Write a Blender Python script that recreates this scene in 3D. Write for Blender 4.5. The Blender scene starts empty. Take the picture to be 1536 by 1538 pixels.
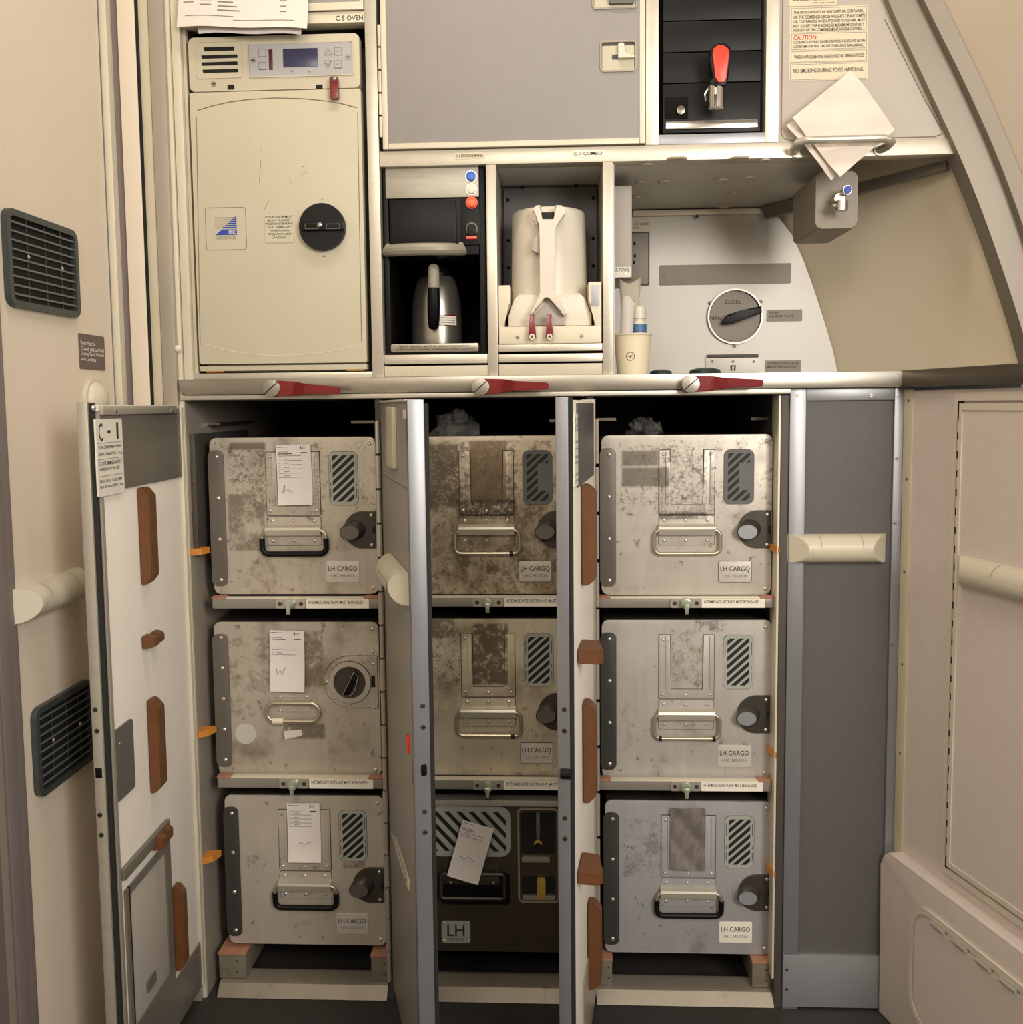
import bpy, bmesh, math, random
from mathutils import Vector, Matrix
random.seed(7)
C = bpy.context.scene.collection
sc = bpy.context.scene
# ------------------------------------------------------------------ camera
FPX, PPX, PPY = 1430.0, 768.0, 727.726
CAM = Vector((0.0, -1.58747, 1.043))
YAW, PIT, ROL = -0.046305, -0.0826616, -0.0105612
def cam_axes():
    cy, sy, cp, sp, cr, sr = math.cos(YAW), math.sin(YAW), math.cos(PIT), math.sin(PIT), math.cos(ROL), math.sin(ROL)
    f = Vector((sy*cp, cy*cp, sp)); r = Vector((cy, -sy, 0)); u = r.cross(f)
    return r*cr + u*sr, -r*sr + u*cr, f
CR, CU, CF = cam_axes()
cam = bpy.data.cameras.new('camera'); cam.sensor_fit = 'HORIZONTAL'; cam.sensor_width = 36
cam.lens = FPX*36/1536; cam.shift_y = -(769-PPY)/1536; cam.clip_start = 0.02
co = bpy.data.objects.new('camera', cam); C.objects.link(co)
co.matrix_world = Matrix(((CR.x, CU.x, -CF.x, CAM.x), (CR.y, CU.y, -CF.y, CAM.y), (CR.z, CU.z, -CF.z, CAM.z), (0, 0, 0, 1)))
sc.camera = co
# ------------------------------------------------------------------ light and exposure
w = bpy.data.worlds.new('cabin'); sc.world = w; w.use_nodes = True
bg = w.node_tree.nodes['Background']; bg.inputs[0].default_value = (1.0, 0.92, 0.82, 1); bg.inputs[1].default_value = 0.22
def area(name, loc, target, sx, sy, power, col):
    l = bpy.data.lights.new(name, 'AREA'); l.shape = 'RECTANGLE'; l.size = sx; l.size_y = sy; l.energy = power; l.color = col
    o = bpy.data.objects.new(name, l); C.objects.link(o); o.location = loc
    o.rotation_euler = (Vector(target)-Vector(loc)).to_track_quat('-Z', 'Y').to_euler(); o['kind'] = 'helper'
    return o
area('ceiling_light', (-0.10, -0.52, 2.46), (-0.10, -0.42, 0.9), 0.8, 0.14, 11.5, (1.0, 0.88, 0.70))
area('cabin_light', (1.05, -2.30, 1.50), (-0.3, -0.1, 0.5), 0.7, 1.0, 62.0, (1.0, 0.92, 0.82))
area('fill_light', (-0.25, -2.30, 1.90), (-0.2, 0.0, 0.5), 0.7, 0.5, 17.0, (1.0, 0.92, 0.80))  # added fill with no known source, brightens the left and middle containers
area('entrance_daylight', (1.7, -2.5, 1.3), (0.3, 0.0, 0.5), 0.7, 1.5, 10.0, (0.84, 0.91, 1.0))
sc.view_settings.view_transform = 'Standard'; sc.view_settings.look = 'None'
sc.view_settings.exposure = -0.30; sc.view_settings.gamma = 1.0; sc.view_settings.use_curve_mapping = False
# ------------------------------------------------------------------ frames: local x along a panel, local y into it, z up
class Fr:
    def __init__(s, ox, oy, a):            # a: angle of local x from world X
        s.O = Vector((ox, oy, 0)); s.x = Vector((math.cos(a), math.sin(a), 0)); s.y = Vector((-math.sin(a), math.cos(a), 0))
        s.M = Matrix(((s.x.x, s.y.x, 0, ox), (s.x.y, s.y.y, 0, oy), (0, 0, 1, 0), (0, 0, 0, 1)))
    def P(s, px, py, y=0.0):               # where the photograph's sight line meets the panel's plane
        d = CF + CR*((px-PPX)/FPX) - CU*((py-PPY)/FPX)
        o = s.O + s.y*y
        t = (o-CAM).dot(s.y)/d.dot(s.y); q = CAM + d*t - s.O
        return q.dot(s.x), q.z
    def R(s, x0, y0, x1, y1, y=0.0):
        xm, ym = (x0+x1)/2, (y0+y1)/2
        return s.P(x0, ym, y)[0], s.P(x1, ym, y)[0], s.P(xm, y1, y)[1], s.P(xm, y0, y)[1]
W = Fr(0, 0, 0)
def dirfr(ox, oy, dx, dy): return Fr(ox, oy, math.atan2(dy, dx))
# ------------------------------------------------------------------ materials
def lin(c): return tuple(((v/255+0.055)/1.055)**2.4 if v > 10.3 else v/255/12.92 for v in c)
def mat(name, col, rough=0.5, metal=0.0, var=0.06, scale=8.0, bump=0.0, bscale=200.0, spots=None, stretch=None, coat=0.0, emit=None, estr=0.0, alpha=None, trans=0.0, spec=None):
    m = bpy.data.materials.new(name); m.use_nodes = True; n = m.node_tree.nodes; L = m.node_tree.links
    b = n['Principled BSDF']; tc = n.new('ShaderNodeTexCoord'); src = tc.outputs['Object']
    if stretch:
        mp = n.new('ShaderNodeMapping'); mp.inputs['Scale'].default_value = stretch; L.new(src, mp.inputs[0]); src = mp.outputs[0]
    nz = n.new('ShaderNodeTexNoise'); nz.inputs['Scale'].default_value = scale; nz.inputs['Detail'].default_value = 5; L.new(src, nz.inputs[0])
    mx = n.new('ShaderNodeMix'); mx.data_type = 'RGBA'; c = lin(col)
    mx.inputs[6].default_value = tuple(v*(1-var*2) for v in c)+(1,); mx.inputs[7].default_value = tuple(min(1, v*(1+var*2)) for v in c)+(1,)
    L.new(nz.outputs[0], mx.inputs[0]); out = mx.outputs[2]
    if spots:                               # (colour, scale, threshold, strength) : marks and wear
        for (sc_, s_, th, st) in spots:
            n2 = n.new('ShaderNodeTexNoise'); n2.inputs['Scale'].default_value = s_; n2.inputs['Detail'].default_value = 8; n2.inputs['Roughness'].default_value = 0.65
            L.new(src, n2.inputs[0])
            mr = n.new('ShaderNodeMapRange'); mr.inputs[1].default_value = th; mr.inputs[2].default_value = th+0.06; mr.inputs[4].default_value = st; L.new(n2.outputs[0], mr.inputs[0])
            m2 = n.new('ShaderNodeMix'); m2.data_type = 'RGBA'; L.new(mr.outputs[0], m2.inputs[0]); L.new(out, m2.inputs[6]); m2.inputs[7].default_value = lin(sc_)+(1,); out = m2.outputs[2]
    L.new(out, b.inputs['Base Color'])
    b.inputs['Roughness'].default_value = rough; b.inputs['Metallic'].default_value = metal; b.inputs['Coat Weight'].default_value = coat
    if bump:
        nb = n.new('ShaderNodeTexNoise'); nb.inputs['Scale'].default_value = bscale; nb.inputs['Detail'].default_value = 3; L.new(tc.outputs['Object'], nb.inputs[0])
        bp = n.new('ShaderNodeBump'); bp.inputs['Strength'].default_value = bump; bp.inputs['Distance'].default_value = 0.002; L.new(nb.outputs[0], bp.inputs['Height']); L.new(bp.outputs[0], b.inputs['Normal'])
    if emit: b.inputs['Emission Color'].default_value = lin(emit)+(1,); b.inputs['Emission Strength'].default_value = estr
    if alpha is not None: b.inputs['Alpha'].default_value = alpha
    b.inputs['Transmission Weight'].default_value = trans
    if spec is not None: b.inputs['Specular IOR Level'].default_value = spec
    return m
def box_metal(name, base, dirt, amount, patches, seed, metal=0.45, rough=0.38):
    """brushed aluminium with worn sticker remains; patches = (x0,x1,z0,z1,threshold,colour,scale)"""
    m = bpy.data.materials.new(name); m.use_nodes = True; n = m.node_tree.nodes; L = m.node_tree.links
    b = n['Principled BSDF']; tc = n.new('ShaderNodeTexCoord')
    mp = n.new('ShaderNodeMapping'); mp.inputs['Location'].default_value = (seed*1.7, seed*0.9, seed*2.3); L.new(tc.outputs['Object'], mp.inputs[0]); src = mp.outputs[0]
    ms = n.new('ShaderNodeMapping'); ms.inputs['Scale'].default_value = (14, 14, 1.0); L.new(src, ms.inputs[0])
    def noise(vec, s, d=6, r=0.6):
        x = n.new('ShaderNodeTexNoise'); x.inputs['Scale'].default_value = s; x.inputs['Detail'].default_value = d; x.inputs['Roughness'].default_value = r; L.new(vec, x.inputs[0]); return x.outputs[0]
    def mrange(v, a, c_, lo=0.0, hi=1.0):
        x = n.new('ShaderNodeMapRange'); x.inputs[1].default_value = a; x.inputs[2].default_value = c_; x.inputs[3].default_value = lo; x.inputs[4].default_value = hi; L.new(v, x.inputs[0]); return x.outputs[0]
    def mul(a, c_):
        x = n.new('ShaderNodeMath'); x.operation = 'MULTIPLY'; L.new(a, x.inputs[0])
        if isinstance(c_, float): x.inputs[1].default_value = c_
        else: L.new(c_, x.inputs[1])
        return x.outputs[0]
    def mix(f, a, c_):
        x = n.new('ShaderNodeMix'); x.data_type = 'RGBA'; L.new(f, x.inputs[0])
        L.new(a, x.inputs[6]) if not isinstance(a, tuple) else setattr(x.inputs[6], 'default_value', a)
        L.new(c_, x.inputs[7]) if not isinstance(c_, tuple) else setattr(x.inputs[7], 'default_value', c_)
        return x.outputs[2]
    B = lin(base); D = lin(dirt)
    out = mix(noise(ms.outputs[0], 6), tuple(v*0.86 for v in B)+(1,), tuple(v*1.12 for v in B)+(1,))
    out = mix(mrange(noise(src, 11), 0.62-0.25*amount, 0.80-0.25*amount, 0, 0.75), out, D+(1,))
    out = mix(mrange(noise(src, 60), 0.66-0.08*amount, 0.70-0.08*amount, 0, 0.6), out, tuple(v*0.6 for v in D)+(1,))
    sx = n.new('ShaderNodeSeparateXYZ'); L.new(tc.outputs['Object'], sx.inputs[0])
    for (x0, x1, z0, z1, th, col, s) in patches:
        wob = noise(src, 70, 3)
        e = 0.0022
        k = mul(mul(mrange(sx.outputs[0], x0-e, x0+e), mrange(sx.outputs[0], x1+e, x1-e)), mul(mrange(sx.outputs[2], z0-e, z0+e), mrange(sx.outputs[2], z1+e, z1-e)))
        n1, n2 = noise(src, s, 9, 0.75), noise(src, s*4.5, 6, 0.7)
        ad = n.new('ShaderNodeMath'); ad.operation = 'MULTIPLY_ADD'; L.new(n2, ad.inputs[0]); ad.inputs[1].default_value = 0.45; L.new(mul(n1, 0.55), ad.inputs[2])
        k = mul(k, mrange(ad.outputs[0], th-0.02, th+0.08, 0, 0.85))
        out = mix(k, out, lin(col)+(1,))
    L.new(out, b.inputs['Base Color']); b.inputs['Metallic'].default_value = metal
    L.new(mrange(noise(src, 25), 0.3, 0.7, rough-0.06, rough+0.16), b.inputs['Roughness'])
    bp = n.new('ShaderNodeBump'); bp.inputs['Strength'].default_value = 0.25; bp.inputs['Distance'].default_value = 0.0012; L.new(noise(src, 14, 4), bp.inputs['Height']); L.new(bp.outputs[0], b.inputs['Normal'])
    return m
M = {}
def D(k, *a, **kw): M[k] = mat(k, *a, **kw)
D('beige', (212, 200, 184), 0.45, var=0.02); D('beige_trim', (206, 199, 180), 0.4, 0.1, var=0.03)
D('jamb_grey', (158, 150, 138), 0.4, 0.25, var=0.04); D('jamb_tan', (190, 180, 158), 0.45, var=0.04); D('jamb_mauve', (120, 110, 108), 0.5, var=0.05)
D('frame_alu', (190, 185, 172), 0.36, 0.55, var=0.05, scale=20, stretch=(1, 1, 8)); D('frame_grey', (132, 134, 139), 0.36, 0.5, var=0.05, scale=14)
D('steel_panel', (160, 156, 146), 0.45, 0.7, var=0.1, scale=14, stretch=(2, 2, 10)); D('stripe_black', (16, 16, 16), 0.6); D('grime', (58, 52, 45), 0.7); D('steel', (158, 153, 143), 0.3, 0.85, var=0.05, scale=14, stretch=(2, 2, 10)); D('steel_dark', (120, 114, 104), 0.3, 0.85, var=0.1)
D('chrome', (200, 197, 190), 0.16, 1.0, var=0.02); D('rivet', (196, 192, 184), 0.3, 0.7, var=0.02); D('screw', (150, 146, 138), 0.35, 0.7)
D('grey_panel', (142, 138, 137), 0.5, var=0.03, scale=30); D('grey_dark_panel', (84, 82, 83), 0.55, var=0.06, scale=120)
D('panel_light', (172, 165, 156), 0.5, var=0.02)
D('oven', (190, 184, 163), 0.42, var=0.03, spots=[((120, 96, 66), 38, 0.67, 0.7)]); D('oven_line', (120, 104, 92), 0.6)
D('black', (11, 11, 12), 0.42, var=0.1, spec=0.22); D('black_matte', (13, 12, 12), 0.75, var=0.1, spec=0.15); D('void', (14, 13, 12), 0.9); D('interior', (74, 70, 66), 0.6, 0.2)
D('slot', (12, 12, 12), 0.9); D('grille', (58, 64, 64), 0.38, 0.1); D('slat', (92, 98, 96), 0.35, 0.1); D('edge_grey', (112, 107, 98), 0.45, 0.2); D('hinge_dark', (64, 62, 60), 0.45, 0.3); D('side_trim', (206, 198, 184), 0.42, 0.1); D('brew_grey', (140, 135, 122), 0.4); D('rubber', (30, 28, 27), 0.8)
D('red', (112, 8, 18), 0.26, var=0.05, coat=0.25); D('red_dark', (116, 12, 22), 0.3, var=0.05, coat=0.2); D('red_orange', (226, 62, 40), 0.35)
D('white', (210, 204, 190), 0.35, var=0.02); D('white_panel', (190, 187, 180), 0.42, 0.15, var=0.05, scale=5, spots=[((150, 140, 120), 12, 0.66, 0.4)])
D('plastic_cream', (212, 204, 182), 0.38, var=0.02); D('grey_plastic', (92, 90, 86), 0.4, var=0.05); D('handle_plastic', (196, 190, 172), 0.42, var=0.02)
D('paper', (214, 208, 204), 0.75, var=0.02); D('paper_back', (206, 200, 194), 0.75); D('ink', (38, 36, 38), 0.8); D('ink_grey', (120, 116, 116), 0.8)
D('placard', (206, 196, 172), 0.5, var=0.02); D('placard_white', (226, 222, 210), 0.5, var=0.02); D('placard_grey', (134, 126, 116), 0.5, var=0.03); D('ink_red', (196, 36, 30), 0.6)
D('sign_brown', (98, 84, 80), 0.5); D('text_white', (230, 226, 216), 0.6)
D('bumper', (98, 60, 29), 0.55, var=0.12, scale=40); D('orange', (190, 122, 44), 0.5, var=0.1, scale=60); D('pad', (152, 108, 86), 0.6, var=0.12, scale=60)
D('door_inner', (236, 230, 220), 0.5, var=0.02, bump=0.25, bscale=160); D('door_outer', (148, 144, 136), 0.45, 0.1, var=0.03)
D('stripe_grey', (160, 164, 158), 0.5, 0.1); D('stripe_dark_grey', (92, 94, 94), 0.5); D('hinge_strip', (104, 98, 90), 0.45, 0.3, var=0.08); D('nameplate', (206, 202, 194), 0.4, 0.35, var=0.03)
D('latch_dark', (72, 68, 62), 0.38, 0.5, var=0.05); D('knob_grey', (104, 100, 94), 0.35, 0.4); D('knob_blue', (168, 174, 182), 0.3, 0.6)
D('bronze', (66, 58, 46), 0.36, 0.35, var=0.06, scale=30, spots=[((150, 130, 96), 260, 0.74, 0.5)]); D('gold', (206, 170, 84), 0.35, 0.6)
D('bail', (186, 178, 158), 0.28, 0.8)
D('floor', (44, 42, 40), 0.6, var=0.15, scale=60, bump=0.4, bscale=120, spots=[((120, 112, 100), 300, 0.68, 0.6)])
D('sill', (134, 127, 114), 0.4, 0.4, var=0.1, scale=16, spots=[((110, 98, 80), 22, 0.62, 0.5)])
D('kick', (152, 154, 160), 0.38, 0.5, var=0.06, spots=[((90, 86, 82), 60, 0.70, 0.6)])
D('blue', (40, 92, 196), 0.3); D('orange_btn', (236, 96, 36), 0.3); D('white_btn', (216, 210, 196), 0.3); D('lcd', (40, 44, 76), 0.25, emit=(58, 62, 100), estr=0.08)
D('logo_blue', (28, 62, 158), 0.5); D('logo_grey', (120, 116, 104), 0.5); D('ctrl_panel', (166, 166, 170), 0.4, 0.3); D('led', (70, 16, 16), 0.3); D('red_lit', (220, 80, 66), 0.4, emit=(230, 70, 50), estr=0.5)
D('napkin', (216, 206, 196), 0.85, var=0.03, scale=14, bump=0.35, bscale=60); D('cup', (226, 214, 186), 0.6, var=0.01); D('teal', (30, 52, 54), 0.4); D('cloth', (176, 170, 156), 0.8, var=0.08, scale=40)
D('bottle_blue', (64, 104, 150), 0.45); D('foil', (196, 188, 184), 0.22, 0.85, var=0.15, scale=20, bump=0.5, bscale=40)
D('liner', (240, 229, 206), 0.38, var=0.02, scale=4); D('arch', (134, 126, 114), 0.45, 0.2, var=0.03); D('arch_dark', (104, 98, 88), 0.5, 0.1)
D('faucet_grey', (140, 132, 120), 0.5, var=0.03); D('side_grey', (202, 192, 186), 0.5, var=0.03, scale=60, bump=0.1, bscale=400)
D('rail_face', (150, 146, 138), 0.35, 0.5); D('latch_green', (186, 196, 182), 0.25, 0.7)
def film(name):
    m = bpy.data.materials.new(name); m.use_nodes = True; n = m.node_tree.nodes; L = m.node_tree.links; b = n['Principled BSDF']
    b.inputs['Base Color'].default_value = (0.75, 0.74, 0.70, 1); b.inputs['Roughness'].default_value = 0.15
    nz = n.new('ShaderNodeTexNoise'); nz.inputs['Scale'].default_value = 30; mr = n.new('ShaderNodeMapRange'); mr.inputs[3].default_value = 0.02; mr.inputs[4].default_value = 0.20
    L.new(nz.outputs[0], mr.inputs[0]); L.new(mr.outputs[0], b.inputs['Alpha']); return m
M['film'] = film('film')
# ------------------------------------------------------------------ mesh building
_txt = {}
def text_geo(s):
    if s not in _txt:
        cu = bpy.data.curves.new('t', 'FONT'); cu.body = s; cu.size = 1; cu.resolution_u = 2; cu.offset = 0.006
        ob = bpy.data.objects.new('t', cu); me = ob.to_mesh()
        vs = [v.co.copy() for v in me.vertices]; fs = [tuple(p.vertices) for p in me.polygons]
        ob.to_mesh_clear(); bpy.data.objects.remove(ob); bpy.data.curves.remove(cu)
        x0 = min(v.x for v in vs); x1 = max(v.x for v in vs); y0 = min(v.y for v in vs); y1 = max(v.y for v in vs)
        _txt[s] = ([((v.x-x0)/(x1-x0), (v.y-y0)/(y1-y0)) for v in vs], fs)
    return _txt[s]
class MB:
    def __init__(s, fr=W): s.b = bmesh.new(); s.fr = fr; s.mats = []; s.X = None
    def mi(s, k):
        k = M[k] if isinstance(k, str) else k
        if k not in s.mats: s.mats.append(k)
        return s.mats.index(k)
    def add(s, vs, fs, k):
        i = s.mi(k); nv = [s.b.verts.new(s.X @ Vector(v) if s.X else v) for v in vs]; out = []
        for f in fs:
            try: q = s.b.faces.new([nv[j] for j in f]); q.material_index = i; out.append(q)
            except ValueError: pass
        return nv, out
    def box(s, x0, x1, y0, y1, z0, z1, k, bev=0.0):
        if x1 < x0: x0, x1 = x1, x0
        if z1 < z0: z0, z1 = z1, z0
        if y1 < y0: y0, y1 = y1, y0
        vs = [(x, y, z) for x in (x0, x1) for y in (y0, y1) for z in (z0, z1)]
        nv, fs = s.add(vs, [(0, 1, 3, 2), (4, 6, 7, 5), (0, 4, 5, 1), (2, 3, 7, 6), (0, 2, 6, 4), (1, 5, 7, 3)], k)
        if bev: bmesh.ops.bevel(s.b, geom=list({e for f in fs for e in f.edges}), offset=bev, segments=2, profile=0.6, affect='EDGES', clamp_overlap=True)
        return s
    def prism(s, pts, y0, y1, k, bev=0.0, k_side=None):      # polygon in x,z pulled along y
        a = sum(pts[i][0]*pts[(i+1) % len(pts)][1]-pts[(i+1) % len(pts)][0]*pts[i][1] for i in range(len(pts)))
        if a < 0: pts = pts[::-1]
        n = len(pts); vs = [(x, y0, z) for x, z in pts]+[(x, y1, z) for x, z in pts]
        nv, f1 = s.add(vs, [tuple(range(n)), tuple(range(2*n-1, n-1, -1))], k)
        i = s.mi(k_side or k); f2 = []
        for j in range(n):
            q = s.b.faces.new([nv[(j+1) % n], nv[j], nv[n+j], nv[n+(j+1) % n]]); q.material_index = i; f2.append(q)
        if bev: bmesh.ops.bevel(s.b, geom=list(f1[0].edges), offset=bev, segments=2, profile=0.6, affect='EDGES', clamp_overlap=True)
        return s
    def rrect(s, x0, x1, z0, z1, y0, y1, r, k, bev=0.0, k_side=None, seg=6): return s.prism(rr(x0, x1, z0, z1, r, seg), y0, y1, k, bev, k_side)
    def frame(s, x0, x1, z0, z1, wd, y0, y1, r, k, seg=6):   # rounded ring
        o = rr(x0, x1, z0, z1, r, seg); i = rr(x0+wd, x1-wd, z0+wd, z1-wd, max(r-wd, 0.0004), seg); return s.ring(o, i, y0, y1, k)
    def ring(s, o, i, y0, y1, k):
        n = len(o); vs = [(x, y0, z) for x, z in o]+[(x, y0, z) for x, z in i]+[(x, y1, z) for x, z in o]+[(x, y1, z) for x, z in i]; fs = []
        for j in range(n):
            a = (j+1) % n
            fs += [(j, a, n+a, n+j), (2*n+a, 2*n+j, 3*n+j, 3*n+a), (a, j, 2*n+j, 2*n+a), (n+j, n+a, 3*n+a, 3*n+j)]
        s.add(vs, fs, k); return s
    def disc(s, x, z, r, y0, y1, k, seg=24, rz=None, bev=0.0):
        rz = rz or r; return s.prism([(x+r*math.cos(2*math.pi*j/seg), z+rz*math.sin(2*math.pi*j/seg)) for j in range(seg)], y0, y1, k, bev)
    def annulus(s, x, z, r0, r1, y0, y1, k, seg=32):
        c = [(math.cos(2*math.pi*j/seg), math.sin(2*math.pi*j/seg)) for j in range(seg)]
        return s.ring([(x+r1*a, z+r1*b) for a, b in c], [(x+r0*a, z+r0*b) for a, b in c], y0, y1, k)
    def cyl(s, p, q, r0, k, r1=None, seg=16, sx=1.0):
        p, q = Vector(p), Vector(q); d = (q-p).normalized(); r1 = r0 if r1 is None else r1
        a = d.cross(Vector((0, 0, 1))); a = a.normalized() if a.length > 1e-4 else Vector((1, 0, 0)); b = a.cross(d)
        vs = []
        for (c, r) in ((p, r0), (q, r1)):
            for j in range(seg):
                t = 2*math.pi*j/seg; vs.append(tuple(c+a*math.cos(t)*r*sx+b*math.sin(t)*r))
        fs = [tuple(range(seg-1, -1, -1)), tuple(range(seg, 2*seg))]+[(j, (j+1) % seg, seg+(j+1) % seg, seg+j) for j in range(seg)]
        s.add(vs, fs, k); return s
    def tube(s, pts, r, k, seg=16, closed=False):
        pts = [Vector(p) for p in pts]; n = len(pts); vs = []; up = None
        for i, p in enumerate(pts):
            d = (pts[(i+1) % n]-pts[i-1]) if closed else (pts[min(i+1, n-1)]-pts[max(i-1, 0)]); d.normalize()
            if up is None: up = d.orthogonal().normalized()
            up = (up-d*up.dot(d)).normalized(); b = d.cross(up); rad = r[i] if isinstance(r, (list, tuple)) else r
            for j in range(seg):
                t = 2*math.pi*j/seg; vs.append(tuple(p+up*math.cos(t)*rad+b*math.sin(t)*rad))
        fs = []
        for i in range(n if closed else n-1):
            for j in range(seg):
                a, c = i*seg, ((i+1) % n)*seg; fs.append((a+j, a+(j+1) % seg, c+(j+1) % seg, c+j))
        if not closed: fs += [tuple(range(seg-1, -1, -1)), tuple(range((n-1)*seg, n*seg))]
        s.add(vs, fs, k); return s
    def lathe(s, prof, cx, cy, k, seg=32, a0=0.0, a1=2*math.pi):
        full = abs(a1-a0-2*math.pi) < 1e-6; m = seg if full else seg+1; vs = []
        for r, z in prof:
            for j in range(m):
                t = a0+(a1-a0)*j/seg; vs.append((cx+r*math.cos(t), cy+r*math.sin(t), z))
        fs = []
        for i in range(len(prof)-1):
            for j in range(seg):
                a = (j+1) % m; fs.append((i*m+j, i*m+a, (i+1)*m+a, (i+1)*m+j))
        if full: fs += [tuple(range(m-1, -1, -1)), tuple(range((len(prof)-1)*m, len(prof)*m))]
        s.add(vs, fs, k); return s
    def dome(s, x, z, r, y, h, k, seg=10):                   # rivet head: bulges towards -y
        vs = []; fs = []; rings = 4
        for i in range(rings):
            a = math.pi/2*i/rings; rr_, yy = r*math.cos(a), y-h*math.sin(a)
            vs += [(x+rr_*math.cos(2*math.pi*j/seg), yy, z+rr_*math.sin(2*math.pi*j/seg)) for j in range(seg)]
        vs.append((x, y-h, z))
        for i in range(rings-1):
            for j in range(seg): a = (j+1) % seg; fs.append((i*seg+j, i*seg+a, (i+1)*seg+a, (i+1)*seg+j))
        fs += [((rings-1)*seg+j, (rings-1)*seg+(j+1) % seg, len(vs)-1) for j in range(seg)]
        s.add(vs, fs, k); return s
    def sheet(s, x0, x1, z0, z1, yf, k, nx=4, nz=8, th=0.0005, xf=None):
        vs = []; m = nx+1
        for off in (0, th):
            for j in range(nz+1):
                for i in range(nx+1):
                    u, v = i/nx, j/nz; x = x0+(x1-x0)*u; z = z0+(z1-z0)*v
                    if xf: x, z = xf(u, v, x, z)
                    vs.append((x, yf(u, v)+off, z))
        fs = []; o = m*(nz+1)
        for j in range(nz):
            for i in range(nx):
                a = j*m+i; fs += [(a, a+1, a+m+1, a+m), (o+a, o+a+m, o+a+m+1, o+a+1)]
        rim = [i for i in range(m)]+[j*m+nx for j in range(1, nz+1)]+[nz*m+i for i in range(nx-1, -1, -1)]+[j*m for j in range(nz-1, 0, -1)]
        for q in range(len(rim)): a, c = rim[q], rim[(q+1) % len(rim)]; fs.append((c, a, o+a, o+c))
        s.add(vs, fs, k); return s
    def text(s, t, x0, x1, z0, z1, y, k='ink'):
        g, fs = text_geo(t); s.add([(x0+(x1-x0)*u, y, z0+(z1-z0)*v) for u, v in g], fs, k); return s
    def build(s, name, parent=None, label=None, smooth=25):
        me = bpy.data.meshes.new(name); b = s.b; b.transform(s.fr.M)
        if parent is not None:
            o = Vector((0, 0, 0)); p = parent
            while p is not None: o += p.location; p = p.parent
            b.transform(Matrix.Translation(-o))
        bmesh.ops.recalc_face_normals(b, faces=b.faces[:]); b.to_mesh(me); b.free()
        for k in s.mats: me.materials.append(k)
        me.polygons.foreach_set('use_smooth', [True]*len(me.polygons)); me.set_sharp_from_angle(angle=math.radians(smooth)); me.update()
        ob = bpy.data.objects.new(name, me); C.objects.link(ob); ob.parent = parent
        if label: ob['label'] = label
        return ob
def rr(x0, x1, z0, z1, r, seg=6):
    r = min(r, abs(x1-x0)/2, abs(z1-z0)/2); p = []
    for cx, cz, a in ((x1-r, z1-r, 0), (x0+r, z1-r, 90), (x0+r, z0+r, 180), (x1-r, z0+r, 270)):
        for j in range(seg+1): t = math.radians(a+90*j/seg); p.append((cx+r*math.cos(t), cz+r*math.sin(t)))
    return p
def thing(name, label, cat, loc=(0, 0, 0), group=None):
    o = bpy.data.objects.new(name, None); C.objects.link(o); o.location = loc; o.empty_display_size = 0.05
    o['label'] = label; o['category'] = cat
    if group: o['group'] = group
    return o
def tag(o, label, cat, group=None):
    o['label'] = label; o['category'] = cat
    if group: o['group'] = group
    return o
def struct(o): o['kind'] = 'structure'; return o
def one(name, mb, label, cat, group=None): return tag(mb.build(name), label, cat, group)
def bx(fr, name, parent, r, y0, y1, k, bev=0.0008, label=None):      # box part from an (x0,x1,z0,z1) rectangle
    return MB(fr).box(r[0], r[1], y0, y1, r[2], r[3], k, bev).build(name, parent, label)
def screw(fr, parent, x, z, y, r=0.003, k='screw', name='screw'):
    m = MB(fr); m.disc(x, z, r, y-0.0008, y, k, 12); m.box(x-r*0.75, x+r*0.75, y-0.0010, y-0.0007, z-r*0.15, z+r*0.15, 'black'); return m.build(name, parent)
# ================================================================== setting
FL = Fr(-0.735, 0, math.pi/2)            # left wall, seen from its right: local x runs away from the camera
FR = dirfr(0.5705, -0.004, 0.26, -0.966) # right wall: local x runs towards the camera
FRONT = 0.0
f = MB(); f.box(-0.80, 1.6, -2.45, 0.62, -0.03, 0.0, 'floor'); struct(f.build('floor'))
struct(MB().box(-0.80, 1.6, -2.45, 0.62, 2.5, 2.53, 'beige').build('ceiling')); struct(MB().box(-0.80, 1.6, -2.45, -2.42, 0.0, 2.5, 'beige').build('wall_opposite'))
f = MB(FL); f.box(-2.42, -0.022, 0, 0.03, 0.0, 2.5, 'beige'); struct(f.build('wall_left'))
f = MB(); f.box(-0.80, 1.05, 0.62, 0.65, 0.0, 2.5, 'interior'); struct(f.build('wall_back'))
# door jamb profile between the left wall and the galley
n = 1
for (a, b, y0, k) in ((156, 171, -0.018, 'beige_trim'), (171, 178, -0.006, 'jamb_grey'), (178, 187, -0.004, 'jamb_mauve'), (187, 213, -0.016, 'beige'), (213, 216.5, -0.0155, 'void'),  # flush black strip paints the shade of the gap between trims
                      (216, 233, -0.010, 'jamb_tan'), (233, 255, -0.014, 'jamb_grey'), (255, 264, -0.004, 'beige_trim')):
    x0, x1 = W.P(a, 300, y0)[0], W.P(b, 300, y0)[0]
    if n == 1: x0 = -0.735
    struct(MB().box(x0, x1, y0, 0.05, 0.0, 2.3, k, 0.0012).build('trim_%d' % n)); n += 1
# door frame nearer the camera, bottom left
x1 = FL.P(42, 1300)[0]
for (a, b, d, k) in ((x1-0.022, x1, 0.004, 'jamb_mauve'), (x1-0.050, x1-0.024, 0.008, 'jamb_mauve'), (x1-0.075, x1-0.052, 0.005, 'jamb_grey'), (x1-0.16, x1-0.077, 0.010, 'jamb_mauve')):
    struct(MB(FL).box(a, b, -d, 0.002, 0, 2.3, k, 0.001).build('trim_%d' % n)); n += 1
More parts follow.
